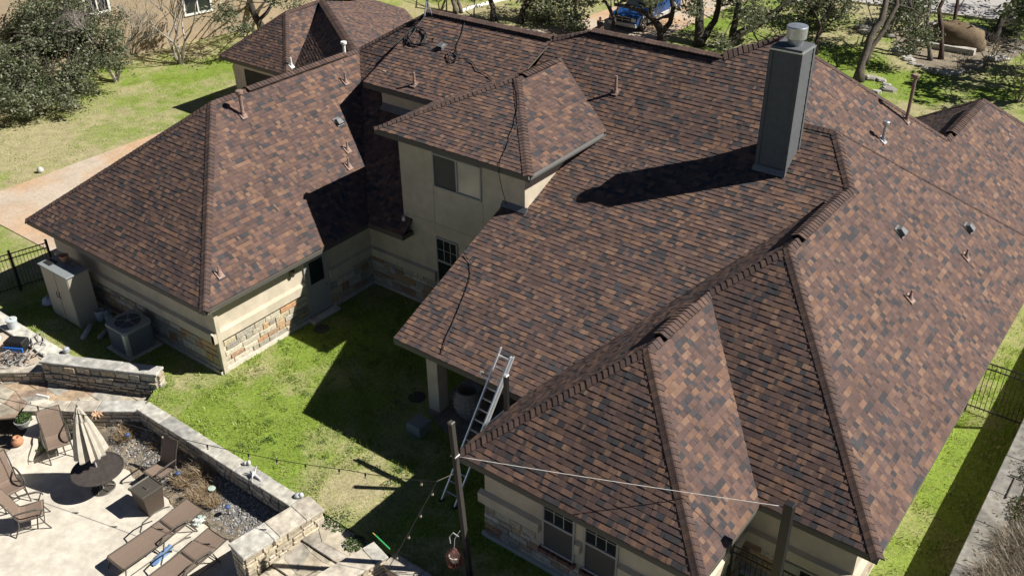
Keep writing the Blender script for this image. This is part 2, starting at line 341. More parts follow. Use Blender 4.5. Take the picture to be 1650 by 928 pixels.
# --- middle roof
J0 = (2.454, 12.76); J1 = (3.39, 12.76); P0 = (.53, 15.21); R1 = (4.485, 11.366); R2 = (4.485, 7.326)
r_mid = roof([(PC, [[(-4.41, 2.6), (-3.6, 2.6), (-3.6, 7.6), (-4.41, 7.6)], [(-3.6, 2.6), (0, 2.6), (4.346, YK), (-3.6, YK)]]),
    (PS, [[(-6.86, YK), (-5.63, YK), (-5.63, 14.185), (-6.86, 13.66)], [(-5.63, YK), (-.87, YK), (-.87, 14.185), (-5.63, 14.185)], [(-.87, YK), (.53, YK), P0, (-.87, 14.185)], [(.53, YK), (2.454, YK), J0, P0], [(2.454, YK), (4.346, YK), R1, J1, J0]]),
    (PQ, [[(-9.75, 7.067), (-8.58, 7.067), (-8.58, 13.66), (-12.5, 13.66), (-14.57, 11.97)], [(-8.58, 7.067), (-8.2, 7.067), (-8.2, 7.6), (-8.58, 7.6)]]),
    (PU, [[(-12.35, 9.9), (-6.86, 9.9), (-6.86, 13.66), (-12.5, 13.66)]])], 'main two-storey roof slopes in the middle of the house', 1)
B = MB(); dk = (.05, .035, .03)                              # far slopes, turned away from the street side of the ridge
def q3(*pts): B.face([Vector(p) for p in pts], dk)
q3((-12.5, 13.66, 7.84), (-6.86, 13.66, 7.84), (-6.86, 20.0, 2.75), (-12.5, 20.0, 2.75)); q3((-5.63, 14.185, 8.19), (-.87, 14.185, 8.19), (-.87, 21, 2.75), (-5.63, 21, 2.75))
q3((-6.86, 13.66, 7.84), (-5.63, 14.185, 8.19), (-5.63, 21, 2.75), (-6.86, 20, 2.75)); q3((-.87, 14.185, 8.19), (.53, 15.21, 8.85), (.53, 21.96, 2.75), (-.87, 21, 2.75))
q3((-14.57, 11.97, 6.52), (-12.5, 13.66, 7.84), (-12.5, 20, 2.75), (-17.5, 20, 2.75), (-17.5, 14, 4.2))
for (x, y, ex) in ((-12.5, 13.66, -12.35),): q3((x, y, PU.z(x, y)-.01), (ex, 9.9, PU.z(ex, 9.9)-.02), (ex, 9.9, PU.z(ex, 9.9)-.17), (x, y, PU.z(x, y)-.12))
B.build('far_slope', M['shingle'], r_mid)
LT = (-14.57, 11.97)
ridge(r_mid, [(P3(PQ, *LT), P3(PQ, -12.5, 13.66), PQ, Pl(1, 0, -14.57, .6, 6.54)), (P3(PS, -12.5, 13.66), P3(PS, -6.9, 13.66), PS, Pl(0, -1, -13.66, .638, PS.z(0, 13.66)), .06),
    (P3(PS, -6.86, 13.66), P3(PS, -5.63, 14.185), PS, Pl(1, -.4, -11, .2, 8)), (P3(PS, -5.63, 14.185), P3(PS, -.95, 14.185), PS, Pl(0, -1, -14.185, .638, PS.z(0, 14.185)), .06),
    (P3(PS, -.87, 14.185), P3(PS, *P0), PS, Pl(1, -.5, -8, .3, 8.2)), (P3(PS, *J0), P3(PS, *P0), PS, PF1), (P3(PS, *J0), P3(PS, *J1), PS, PG), (P3(PS, *R1), P3(PS, *J1), PS, PF2)])
# --- south wing
r_s = roof([(PW, [[(0, 0), (3.19, 3.07), (3.19, 8.90), (0, 2.6)], [(3.19, 5.984), R2, R1, (4.346, YK), (3.19, 8.90)]]), (PSH, [[(0, 0), (6.38, 0), (3.19, 3.07)]]),
    (PFS, [[(6.38, 0), (6.38, 2.685), (3.19, 5.984), (3.19, 3.07)]]), (PMH, [[(6.38, 2.685), (8.97, 2.685), R2, (3.19, 5.984)]]),
    (PF2, [[(8.97, 2.685), (8.97, 11.366), R1, R2], [R1, (8.97, 11.366), (8.97, 18.34), J1]]), (PG, [[J0, J1, (8.97, 18.34), (8.03, 18.34)]])], 'stepped hip roof over the near wing', 2)
ridge(r_s, [(P3(PW, 0, 0), P3(PW, 3.19, 3.07), PW, PSH), (P3(PFS, 6.38, 0), P3(PFS, 3.19, 3.07), PFS, PSH), (P3(PW, 3.19, 3.07), P3(PW, 3.19, 3.6), PW, PFS), (P3(PW, 3.19, 3.6), P3(PW, 3.19, 5.2), PW, PFS, .06), (P3(PW, 3.19, 5.2), P3(PW, 3.19, 5.984), PW, PFS),
    (P3(PW, 3.19, 5.984), P3(PW, *R2), PW, PMH), (P3(PF2, 8.97, 2.685), P3(PF2, *R2), PF2, PMH), (P3(PW, *R2), P3(PW, 4.485, 7.9), PW, PF2), (P3(PW, 4.485, 7.9), P3(PW, 4.485, 10.9), PW, PF2, .06), (P3(PW, 4.485, 10.9), P3(PW, *R1), PW, PF2)], 30)
B = MB(); caps(B, P3(PF2, 8.97, 18.34), P3(PF2, *J1), PF2, PG, w=.05, seed=77); B.build('hip_seam', M['shingle'], r_s)
# --- east wing
r_e = roof([(PF1, [[J0, (8.03, 18.34), (8.03, 19.2), (4.96, 19.2), P0], [(4.96, 19.2), (8.03, 19.2), (8.03, 26.7), (4.96, 23.63)]]), (PNW, [[(4.96, 19.2), (4.96, 23.63), (1.89, 26.7), (1.89, 21.96)]]),
    (PNH, [[(8.03, 26.7), (1.89, 26.7), (4.96, 23.63)]]), (PB, [[P0, (4.96, 19.2), (1.89, 21.96), (.53, 21.96)]])], 'long slope and far gable on the street side', 3)
ridge(r_e, [(P3(PF1, 4.96, 19.2), P3(PF1, *P0), PF1, PB), (P3(PF1, 4.96, 19.2), P3(PF1, 4.96, 19.7), PF1, PNW), (P3(PF1, 4.96, 19.7), P3(PF1, 4.96, 23.2), PF1, PNW, .06), (P3(PF1, 8.03, 26.7), P3(PF1, 4.96, 23.63), PF1, PNH), (P3(PNW, 1.89, 26.7), P3(PNW, 4.96, 23.63), PNW, PNH)], 50)
# --- left wing
LA = (-14.57, 5.18)
r_l = roof([(PL, [[(-9.75, .36), (-9.75, 7.067), LT, LA]]), (PLF, [[(-19.4, .36), (-9.75, .36), LA]]), (PLW, [[(-19.4, .36), LA, (-14.57, 12.2), (-19.4, 16)]])], 'hip roof of the left wing', 4)
ridge(r_l, [(P3(PL, -9.75, .36), P3(PL, *LA), PL, PLF), (P3(PLW, -19.4, .36), P3(PLW, *LA), PLW, PLF), (P3(PL, *LA), P3(PL, -14.57, 6.6), PL, PLW), (P3(PL, -14.57, 6.6), P3(PL, -14.57, 11.2), PL, PLW, .05), (P3(PL, -14.57, 11.2), P3(PL, *LT), PL, PLW)], 60)
# --- tower
r_t = roof([(PT1, [[(-9.08, 7.085), (-3.09, 7.085), (-6.14, 10.63)]]), (PT2, [[(-3.09, 7.085), (-3.09, 11.17), (-6.14, 13.03), (-6.14, 10.63)]]), (PT3, [[(-9.08, 7.085), (-6.14, 10.63), (-6.14, 12.76), (-9.08, 9.88)]])], 'low hip roof of the tower', 5)
ridge(r_t, [(P3(PT1, -3.09, 7.085), P3(PT1, -6.14, 10.63), PT1, PT2), (P3(PT1, -9.08, 7.085), P3(PT1, -6.14, 10.63), PT1, PT3), (P3(PT2, -6.14, 10.63), P3(PT2, -6.14, 10.9), PT2, PT3), (P3(PT2, -6.14, 10.9), P3(PT2, -6.14, 12.6), PT2, PT3, .05), (P3(PT2, -6.14, 12.6), P3(PT2, -6.14, 13.0), PT2, PT3)], 70)
# --- garage wing
GA = (-25.81, 17.95); D0 = (-25.95, 20.4); D1 = (-17.67, 14.8)
r_g = roof([(PGA, [[(-28.31, 15.45), (-23.31, 15.45), GA]]), (PGB, [[(-23.31, 15.45), (-23.31, 15.75), (-25.85, 20.4), GA]]), (PGW, [[(-28.31, 15.45), GA, (-25.85, 23), (-28.31, 25)]]),
    (PD, [[D0, (-23.35, 15.8), (-18.0, 12.2), D1]]), (PE, [[(-29.3, 22.65), D1, (-14.8, 19.05), (-26.4, 26.9)]])], 'garage roof with an angled ridge', 6)
ridge(r_g, [(P3(PGB, -23.31, 15.45), P3(PGB, *GA), PGB, PGA), (P3(PGW, -28.31, 15.45), P3(PGW, *GA), PGW, PGA), (P3(PGB, *GA), P3(PGB, -25.85, 20.3), PGB, PGW), (P3(PE, *D1), P3(PE, *D0), PE, PD, .06)], 80)
M['gutter_grey'] = mat('gutter_grey', (.2, .2, .19), .5, .2, namt=.08); M['flash'] = mat('dull_flashing', (.16, .17, .18), .6, .4, namt=.25)
# --- fascia boards, gutter and soffits
def eave(x0, y0, x1, y1, z, out, h=.18, dep=.5):
    o = Vector(out); a = Vector((x0, y0)); b = Vector((x1, y1))
    def ring(p): return [(p.x-o.x*.035, p.y-o.y*.035, z-h), (p.x-o.x*.005, p.y-o.y*.005, z-h), (p.x-o.x*.005, p.y-o.y*.005, z-.012), (p.x-o.x*.035, p.y-o.y*.035, z-.012)]
    B = MB(); B.loft([ring(a), ring(b)]); B.build('fascia', M['fascia'], house)
    i = -o*dep; SOFF = MB(); SOFF.face([(a.x-o.x*.03, a.y-o.y*.03, z-h+.02), (b.x-o.x*.03, b.y-o.y*.03, z-h+.02), (b.x+i.x, b.y+i.y, z-h+.02), (a.x+i.x, a.y+i.y, z-h+.02)]); SOFF.build('soffit', M['stucco'], house)
eave(-4.41, 2.6, 0, 2.6, ZE, (0, -1)); eave(0, 2.6, 0, 0, ZE, (-1, 0)); eave(0, 0, 6.38, 0, ZE, (0, -1)); eave(6.38, 0, 6.38, 2.685, ZE, (1, 0)); eave(6.38, 2.685, 8.97, 2.685, ZE, (0, -1)); eave(8.97, 2.685, 8.97, 18.34, ZE, (1, 0))
eave(8.97, 18.34, 8.03, 18.34, ZE, (0, 1)); eave(8.03, 18.34, 8.03, 26.7, ZE, (1, 0)); eave(8.03, 26.7, 1.89, 26.7, ZE, (0, 1))
eave(-19.4, .36, -9.75, .36, ZE, (0, -1)); eave(-9.75, .36, -9.75, 7.067, ZE, (1, 0)); eave(-9.75, 7.067, -8.2, 7.067, ZE, (0, -1)); eave(-8.2, 7.067, -8.2, 7.6, ZE, (1, 0)); eave(-19.4, .36, -19.4, 16, ZE, (-1, 0))
eave(-9.08, 7.085, -3.09, 7.085, 6.286, (0, -1)); eave(-3.09, 7.085, -3.09, 11.0, 6.286, (1, 0), .2); eave(-9.08, 7.085, -9.08, 9.9, 6.286, (-1, 0)); eave(-12.35, 9.9, -9.08, 9.9, ZK, (0, -1), .2)
eave(-28.31, 15.45, -23.31, 15.45, ZE, (0, -1)); eave(-28.31, 15.45, -28.31, 25, ZE, (-1, 0)); eave(-23.31, 15.45, -23.31, 15.8, ZE, (1, 0))
B = MB()
for x, ya, yb, pl in ((-4.41, 2.6, 7.6, PC),):               # rake board of the open porch roof
    B.loft([[(x, ya, pl.z(x, ya)-.19), (x+.03, ya, pl.z(x, ya)-.19), (x+.03, ya, pl.z(x, ya)-.012), (x, ya, pl.z(x, ya)-.012)], [(x, yb, pl.z(x, yb)-.19), (x+.03, yb, pl.z(x, yb)-.19), (x+.03, yb, pl.z(x, yb)-.012), (x, yb, pl.z(x, yb)-.012)]])
B.build('rake_board', M['fascia'], house)
B = MB()                                                     # metal gutter on the sunny tower eave
sec = [(0, .0), (.02, -.1), (.09, -.1), (.12, -.02), (.12, 0), (.105, 0), (.085, -.085), (.025, -.085), (.015, 0)]
B.loft([[(-3.09+a, 7.06, 6.275+b) for a, b in sec], [(-3.09+a, 10.95, 6.275+b) for a, b in sec]]); B.build('gutter', M['gutter_grey'], house)
# --- stucco walls
def W_(x0, y0, x1, y1, z0, z1, side, name='wall', t=.14):
    B = MB(); wall(B, x0, y0, x1, y1, z0, z1, t, side); return B.build(name, M['stucco'], house)
W_(-18.9, .87, -10.16, .87, 0, 2.72, (0, -1)); W_(-10.3, 1.01, -10.3, 7.6, 0, 2.72, (1, 0)); W_(-18.9, 1.01, -18.9, 15, 0, 2.72, (-1, 0))
W_(-10.3, 7.6, -8.58, 7.6, 0, 2.72, (0, -1))
W_(-8.58, 7.6, -3.6, 7.6, 0, 6.12, (0, -1)); W_(-8.58, 7.74, -8.58, 12.4, 3.0, 6.12, (-1, 0)); W_(-3.6, 7.74, -3.6, 11.1, 3.0, 6.12, (1, 0))
W_(-11.98, 10.4, -8.58, 10.4, 4.9, 6.1, (0, -1)); W_(-11.98, 10.54, -11.98, 12.5, 4.9, 6.6, (-1, 0))
W_(.45, .5, 5.95, .5, 0, 2.6, (0, -1)); W_(5.95, .64, 5.95, 3.2, 0, 2.6, (1, 0)); W_(5.95, 3.2, 8.47, 3.2, 0, 2.6, (0, -1)); W_(8.47, 3.34, 8.47, 18.0, 0, 2.6, (1, 0)); W_(.45, .64, .45, 6.4, 0, 2.6, (-1, 0))
W_(-3.6, 6.4, .45, 6.4, 0, 3.6, (0, -1)); W_(7.53, 18.0, 7.53, 26.2, 0, 2.6, (1, 0)); W_(2.4, 21.6, 2.4, 26.2, 0, 2.6, (-1, 0)); W_(2.4, 26.2, 7.53, 26.2, 0, 2.6, (0, 1)); W_(-17, 19.6, 2.4, 20.6, 0, 2.6, (0, 1))
W_(-27.9, 15.9, -23.7, 15.9, 0, 2.7, (0, -1)); W_(-27.9, 16.04, -27.9, 25, 0, 2.7, (-1, 0)); W_(-23.7, 16.04, -23.7, 17, 0, 2.7, (1, 0))
# rafters of masonry: porch beam and corner column
B = MB(); B.box(-4.0, -.1, 3.4, 3.7, 2.32, 2.7); B.box(-4.0, -3.7, 3.7, 7.6, 2.32, 2.7); B.build('porch_beam', M['stucco'], house)
B = MB(); B.bbox(-3.95, -3.55, 3.35, 3.75, .05, 2.32, .01); B.build('porch_column', M['stucco'], house)
B = MB(); M['porch'] = mat('porch_paving', (.2, .17, .14), .8, nscale=5, namt=.3); B.loft([[(x, y, z) for x, y in ((-3.9, 3.2), (-3.0, 2.85), (-1.5, 2.75), (.4, 2.75), (.4, 7.58), (-4.1, 7.58))] for z in (-.1, .06)]); B.build('porch_floor', M['porch'], house)
# --- stone base, projecting stucco band, footing
def base(x0, y0, x1, y1, out, seed, z1=1.18, holes=(), band=True, bandholes=(), e0=0, e1=0, foot=.09):
    o = Vector(out); d = Vector((x1-x0, y1-y0)); Ln = d.length; d.normalize()
    B = MB(); ashlar(B, (x0-d.x*.035*(e0 > 0), y0-d.y*.035*(e0 > 0)), (x1+d.x*.035*(e1 > 0), y1+d.y*.035*(e1 > 0)), .1, z1, out, seed, .03, holes=holes)
    S = MB()
    def seg(a, b, za, zb, t, S_):
        p, q = Vector((x0, y0))+d*a, Vector((x0, y0))+d*b
        S_.loft([[(p.x, p.y, za), (p.x+o.x*t, p.y+o.y*t, za), (p.x+o.x*t, p.y+o.y*t, zb-.05*(t > .1)), (p.x, p.y, zb)], [(q.x, q.y, za), (q.x+o.x*t, q.y+o.y*t, za), (q.x+o.x*t, q.y+o.y*t, zb-.05*(t > .1)), (q.x, q.y, zb)]])
    def cut(hs):
        xs = [-e0]
        for h in sorted(hs): xs += [h[0], h[1]]
        xs.append(Ln+e1); return [(xs[i], xs[i+1]) for i in range(0, len(xs), 2) if xs[i+1]-xs[i] > .02]
    for a, b in cut(bandholes):
        S = MB(); seg(a, b, z1, z1+.34, .13, S); S.build('sill_band', M['stucco'], house)
    B.build('stone_base', M['stone'], house)
    F = MB(); seg(-e0*foot/.13, Ln+e1*foot/.13, -.1, .12, foot, F); F.build('footing', M['concrete'], house)
base(-10.3, .87, -10.3, 4.48, (1, 0), 3, e0=.13); base(-10.3, 5.54, -10.3, 7.6, (1, 0), 13); base(-18.9, .87, -10.3, .87, (0, -1), 4, e1=.127); base(-10.3, 7.6, -4.1, 7.6, (0, -1), 5, holes=((3.05, 4.1, .95, 3), (4.3, 5.3, .95, 3)), bandholes=((3.05, 4.1), (4.3, 5.3)))
base(.45, .5, 5.95, .5, (0, -1), 6, z1=1.15, e0=.13, e1=.13, holes=((1.68, 2.66, .68, 3), (2.82, 3.8, .68, 3)), bandholes=((1.66, 2.68), (2.8, 3.82))); base(5.95, 3.2, 8.47, 3.2, (0, -1), 7, z1=1.15, e1=.127, holes=((.9, 1.9, .4, 1),)); base(5.95, .5, 5.95, 3.2, (1, 0), 8, z1=1.15); base(8.47, 3.2, 8.47, 18, (1, 0), 9, z1=1.15, e0=.13, foot=.03)
# --- windows and doors
def win(a0, a1, c, z0, z1, axis='x', style='hung', mats=('glass', 'glass'), label=None, fm='vinyl', fw=.05):
    """a0..a1 along the wall, c = wall face; axis 'x': wall faces -y, axis 'y': wall faces +x, axis 'd': wall faces +x far house"""
    sgn = -1 if axis == 'x' else 1
    def bx(B, p0, p1, d0, d1, za, zb, col=(.5, .5, .5)):
        lo, hi = sorted((c+sgn*d0, c+sgn*d1))
        if axis == 'x': B.box(p0, p1, lo, hi, za, zb, col)
        else: B.box(lo, hi, p0, p1, za, zb, col)
    F = MB()
    bx(F, a0, a1, -.02, .05, z1-fw, z1); bx(F, a0, a1, -.02, .07, z0, z0+fw); bx(F, a0, a0+fw, -.02, .05, z0+fw, z1-fw); bx(F, a1-fw, a1, -.02, .05, z0+fw, z1-fw)
    am = (a0+a1)/2; zm = (z0+z1)/2 + (z1-z0)*.03
    G = [MB(), MB()]
    if style == 'slide':
        bx(F, am-.03, am+.03, -.02, .045, z0+fw, z1-fw); bx(G[0], a0+fw, am-.03, -.01, .018, z0+fw, z1-fw); bx(G[1], am+.03, a1-fw, -.01, .012, z0+fw, z1-fw)
    elif style == 'hung':
        bx(F, a0+fw, a1-fw, -.02, .045, zm-.03, zm+.03); bx(G[0], a0+fw, a1-fw, -.01, .012, zm+.03, z1-fw); bx(G[1], a0+fw, a1-fw, -.01, .018, z0+fw, zm-.03)
        for k in (1, 2): x = a0+fw+(a1-a0-2*fw)*k/3; bx(F, x-.01, x+.01, .0, .022, zm+.03, z1-fw)
        zz = (zm+.03+z1-fw)/2; bx(F, a0+fw, a1-fw, .0, .02, zz-.01, zz+.01)
    f = F.build('window', M[fm], house, label=label)
    for k in (0, 1):
        if G[k].f: G[k].build('pane', M[mats[k]], f)
    return f
win(-7.15, -5.22, 7.6, 4.66, 5.80, style='slide', mats=('screen', 'pale_pane'), label='two-pane sliding window high in the tower wall')
win(-7.2, -6.28, 7.6, 1.0, 2.85, label='tall gridded window in the shaded courtyard corner'); win(-5.95, -5.05, 7.6, 1.0, 2.85, label='gridded window half hidden by the porch roof')
win(2.17, 3.07, .5, .74, 2.32, mats=('glass', 'screen')); win(3.31, 4.21, .5, .74, 2.32, mats=('glass', 'screen')); win(6.9, 7.8, 3.2, .45, 1.0, style='slide', mats=('pale_pane', 'glass'))
for a0, a1 in ((2.1, 3.12), (3.26, 4.28)):                    # soldier course of brick under each near window
    B = MB(); n = 13; rr = random.Random(int(a0*10))
    for k in range(n):
        w = (a1-a0)/n; c = rr.choice(((.2, .09, .06), (.14, .07, .055), (.1, .07, .08), (.24, .12, .08)))
        B.box(a0+k*w+.006, a0+(k+1)*w-.006, .37, .5, .6, .71, c)
    B.build('brick_sill', M['attr_matte'], house)
B = MB(); B.box(-10.36, -10.25, 4.56, 5.46, .14, 2.25); B.box(-10.3, -10.24, 4.5, 4.56, .1, 2.32); B.box(-10.3, -10.24, 5.46, 5.52, .1, 2.32); B.box(-10.3, -10.24, 4.5, 5.52, 2.25, 2.32)
dr = B.build('door', M['vinyl'], house, label='part-glazed back door in the courtyard'); B = MB(); B.box(-10.24, -10.236, 4.72, 5.3, 1.3, 2.12); B.build('pane', M['glass'], dr); B = MB(); B.tube([(-10.25, 5.36, 1.05), (-10.19, 5.36, 1.05), (-10.19, 5.28, 1.05)], .012); B.build('handle', M['metal_dark'], dr)
B = MB(); B.bbox(-10.24, -9.95, 4.4, 5.6, -.05, .1, .015); B.build('doorstep', M['concrete'], house)
B = MB(); B.box(-27.0, -24.4, 15.85, 15.895, 0, 2.2); 
for k in range(1, 4): B.box(-27.0, -24.4, 15.84, 15.85, k*.55-.01, k*.55+.01)
B.build('garage_door', M['wood_dark'], house)
B = MB()
for (x0, x1, zz) in ((-7.5, -7.48, (3.0, 4.6)),): pass
for x in (-7.2, -5.2): B.box(x-.008, x+.008, 7.594, 7.6, 2.95, 4.6)
B.box(-8.55, -3.65, 7.594, 7.6, 3.3, 3.316); B.build('control_joint', M['mortar'], house)
# flashings where walls meet roofs
B = MB()
B.loft([[(-11.98, 10.26, PQ.z(0, 10.26)+.03), (-11.98, 10.4, PQ.z(0, 10.4)+.03), (-11.98, 10.39, PQ.z(0, 10.4)+.16)], [(-8.58, 10.26, PQ.z(0, 10.26)+.03), (-8.58, 10.4, PQ.z(0, 10.4)+.03), (-8.58, 10.39, PQ.z(0, 10.4)+.16)]])
B.build('flashing', M['flash'], house); B = MB()
B.loft([[(-4.42, 7.46, PC.z(0, 7.46)+.05), (-4.42, 7.6, PC.z(0, 7.6)+.05), (-4.42, 7.59, PC.z(0, 7.6)+.14)], [(-3.5, 7.46, PC.z(0, 7.46)+.05), (-3.5, 7.6, PC.z(0, 7.6)+.05), (-3.5, 7.59, PC.z(0, 7.6)+.14)]]); B.build('flashing', M['flash'], house)
# --- chimney
CX0, CX1, CY0, CY1, CZ = 1.8, 2.69, 11.2, 12.06, 9.76
B = MB(); B.box(CX0+.02, CX1-.02, CY0+.02, CY1-.02, 5.9, CZ)
for k in range(16):                                          # lap siding on every side
    z = 6.0+k*.24; B.loft([[(CX0+.01, CY0+.01, z), (CX1-.01, CY0+.01, z), (CX1-.01, CY1-.01, z), (CX0+.01, CY1-.01, z)], [(CX0+.02, CY0+.02, z+.235), (CX1-.02, CY0+.02, z+.235), (CX1-.02, CY1-.02, z+.235), (CX0+.02, CY1-.02, z+.235)]])
ch = B.build('chimney', M['chim'], house, label='tall dark grey boxed chimney'); B = MB()
for x, y in ((CX0, CY0), (CX1, CY0), (CX0, CY1), (CX1, CY1)):
    sx = 1 if x == CX0 else -1; sy = 1 if y == CY0 else -1; x0, x1 = sorted((x-sx*.012, x+sx*.09)); y0, y1 = sorted((y-sy*.012, y+sy*.09)); B.box(x0, x1, y0, y1, 5.95, CZ-.002)
B.build('corner_trim', M['chim'], ch)
B = MB(); B.loft([[(CX0-.02, CY0-.02, CZ-.02), (CX1+.02, CY0-.02, CZ-.02), (CX1+.02, CY1+.02, CZ-.02), (CX0-.02, CY1+.02, CZ-.02)], [(CX0-.02, CY0-.02, CZ+.02), (CX1+.02, CY0-.02, CZ+.02), (CX1+.02, CY1+.02, CZ+.02), (CX0-.02, CY1+.02, CZ+.02)], [(CX0+.3, CY0+.3, CZ+.05), (CX1-.2, CY0+.3, CZ+.05), (CX1-.2, CY1-.2, CZ+.05), (CX0+.3, CY1-.2, CZ+.05)]]); B.build('top_plate', M['galv'], ch)
B = MB(); cc = ((CX0+CX1)/2+.05, (CY0+CY1)/2, CZ+.03); B.lathe([(.17, 0), (.2, .1), (.22, .2), (.27, .23), (.275, .52), (.26, .55), (.05, .57)], cc, 28); B.build('flue_pipe', M['galv'], ch, smooth=False)
B = MB(); B.loft([[(CX0-.04, CY0-.1, PC.z(0, CY0-.1)+.04), (CX1+.04, CY0-.1, PC.z(0, CY0-.1)+.04), (CX1+.04, CY0, PS.z(0, CY0)+.07), (CX0-.04, CY0, PS.z(0, CY0)+.05)], [(CX0-.02, CY0-.02, PC.z(0, CY0)+.16), (CX1+.02, CY0-.02, PC.z(0, CY0)+.16), (CX1+.02, CY0, PC.z(0, CY0)+.16), (CX0-.02, CY0, PC.z(0, CY0)+.16)]]); B.build('flashing', M['flash'], ch)
# --- vents
M['copper'] = mat('vent_paint', (.30, .2, .16), .7, nscale=25, namt=.3, stain=.3); M['vent_grey'] = mat('vent_grey', (.15, .155, .16), .65, .2, namt=.08)
def pipe(parent, pl, u, v, h, r=.045, cap=None, mt='copper'):
    p = pl.hit(u, v); n = pl.nrm(); B = MB(); z = pl.z(p.x, p.y)
    tx = Vector((pl.g.x, pl.g.y, pl.s)).normalized(); ty = n.cross(tx); MM = Matrix((( ty.x, tx.x, n.x, p.x), (ty.y, tx.y, n.y, p.y), (ty.z, tx.z, n.z, z+.05), (0, 0, 0, 1)))
    B.box(-.11, .11, -.15, .13, -.02, .008, M=MM)
    c = Vector((p.x, p.y, z)); B.lathe([(.085, .03), (.06, .09), (r+.01, .15), (r+.006, .18)], c, 14); B.lathe([(r, .1), (r, h), (r*.8, h+.005)], c, 12)
    if cap: B.lathe([(r*1.2, h-.05), (r*2.1, h), (r*2.1, h+.09), (r*1.9, h+.1)], c, 14)
    return B.build('plumbing_vent', M[mt], parent)
for a in ((392, 188, .8, .06, 1), (354, 444, .32, .03), (560, 243, .35, .03), (562, 270, .35, .03), (557, 134, .4, .035)): pipe(r_l, PL, *a)
pipe(r_mid, PU, 668, 138, .45); pipe(r_mid, PS, 992, 150, .55, .045); pipe(r_s, PF2, 1556, 416, .3, .03); pipe(r_s, PF2, 1466, 483, .3, .03)
pipe(r_e, PF1, 1422, 228, .55, .05, 1, 'galv'); pipe(r_e, PF1, 1460, 196, 1.45, .055, 1)
pipe(r_g, PGB, 470, 108, .45, .04, None, 'white'); pipe(r_g, PE, 556, 92, .55, .06, 1, 'white')
def boxvent(parent, pl, u, v):
    p = pl.hit(u, v); n = pl.nrm(); tx = Vector((pl.g.x, pl.g.y, pl.s)).normalized(); ty = n.cross(tx)
    MM = Matrix(((ty.x, tx.x, n.x, p.x), (ty.y, tx.y, n.y, p.y), (ty.z, tx.z, n.z, pl.z(p.x, p.y)+.04), (0, 0, 0, 1))); B = MB()
    B.box(-.15, .15, -.18, .16, -.01, .008, M=MM); B.loft([[(-.12, -.14, .01), (.12, -.14, .01), (.12, .12, .01), (-.12, .12, .01)], [(-.12, -.15, .11), (.12, -.15, .11), (.09, .05, .12), (-.09, .05, .12)]], M=MM)
    o = B.build('box_vent', M['vent_grey'], parent); B = MB(); B.box(-.105, .105, -.152, -.13, .02, .095, M=MM); B.build('louvre', M['black'], o); return o
for u, v in ((1450, 375), (1560, 369)): boxvent(r_s, PF2, u, v)
boxvent(r_l, PL, 545, 198); boxvent(r_mid, PU, 712, 77)
# wall fittings
B = MB(); c = Vector((-10.22, 4.0, 2.1)); B.lathe([(.05, -.12), (.09, -.05), (.1, .1), (.05, .16), (.02, .2)], c, 10); B.tube([c+Vector((-.08, 0, .1)), c+Vector((0, 0, .2))], .015); B.box(-10.3, -10.27, 3.94, 4.06, 2.0, 2.3); B.build('wall_lantern', M['metal_dark'], house)
B = MB(); c = Vector((-8.5, 7.5, 3.05)); B.lathe([(.05, 0), (.08, .03), (.05, .16)], c, 10); B.build('security_light', M['silver'], house)
B = MB(); c = Vector((-9.25, 7.53, .85))
for k in range(16): a = 2*PI*k/16; B.tube([c+Vector((math.cos(a)*.1, 0, math.sin(a)*.1)), c+Vector((math.cos(a)*(.2+.05*(k % 2)), -.01, math.sin(a)*(.2+.05*(k % 2))))], [.014, .004], 5)
B.tube([c+Vector((0, .0, 0)), c+Vector((0, -.03, 0))], .11, 16)
tag(B.build('sun_ornament', M['silver']), 'silver metal sunburst hung on the stone in the shaded courtyard corner', 'wall ornament')
# satellite dish on the far ridge
sdp = P3(PS, -12.45, 13.66, .05)
dish = thing('satellite_dish', 'small grey satellite dish on a bent mast at the far left ridge end', 'satellite dish', tuple(sdp))
B = MB(); B.tube([sdp+Vector((.05, -.35, -.15)), sdp+Vector((.0, -.1, .45)), sdp+Vector((0, .05, .6))], .03, 8); B.tube([sdp+Vector((.3, -.2, -.1)), sdp+Vector((.0, -.1, .4))], .02, 6); B.build('mast', M['galv'], dish)
B = MB(); MM = Matrix.Translation(sdp+Vector((.02, .15, .7))) @ Matrix.Rotation(math.radians(-60), 4, 'X') @ Matrix.Rotation(.5, 4, 'Y'); B.lathe([(.02, .0), (.14, .015), (.25, .05), (.33, .1), (.33, .085), (.24, .035), (.02, -.015)], n=20, M=MM); B.build('reflector', M['silver'], dish)
# cables lying on the roofs
def onp(pl, pts, dz=.06): return [pl.hit(u, v)+Vector((0, 0, dz)) for u, v in pts]
def loop(pl, cu, cv, ru, rv, n=26, turns=1, ph=0): return [pl.hit(cu+ru*math.cos(ph+2*PI*k/n*turns), cv+rv*math.sin(ph+2*PI*k/n*turns))+Vector((0, 0, .07+.02*(k % 3))) for k in range(n+1)]
B = MB(); B.tube(loop(PU, 671, 63, 17, 13), .024, 6); B.tube(loop(PU, 672, 62, 13, 14, ph=1), .024, 6); B.tube(onp(PU, [(685, 30), (681, 36), (673, 45), (668, 55), (660, 66), (655, 75)], .09), .022, 6); B.tube(onp(PU, [(655, 72), (668, 76), (684, 74), (699, 68), (700, 62)]), .016, 6)
tag(B.build('cable_coil', M['rubber'], smooth=True), 'thick black cable looped in a loose coil below the satellite dish', 'cable')
B = MB(); B.tube(onp(PQ, [(652, 66), (640, 76), (628, 88), (620, 96), (612, 106)], .08), .035, 6); B.tube(onp(PQ, [(650, 64), (634, 80), (622, 92), (618, 98)], .1), .018, 6); tag(B.build('roof_cable', M['rubber'], smooth=True), 'black cable lying along the left edge of the upper roof', 'cable')
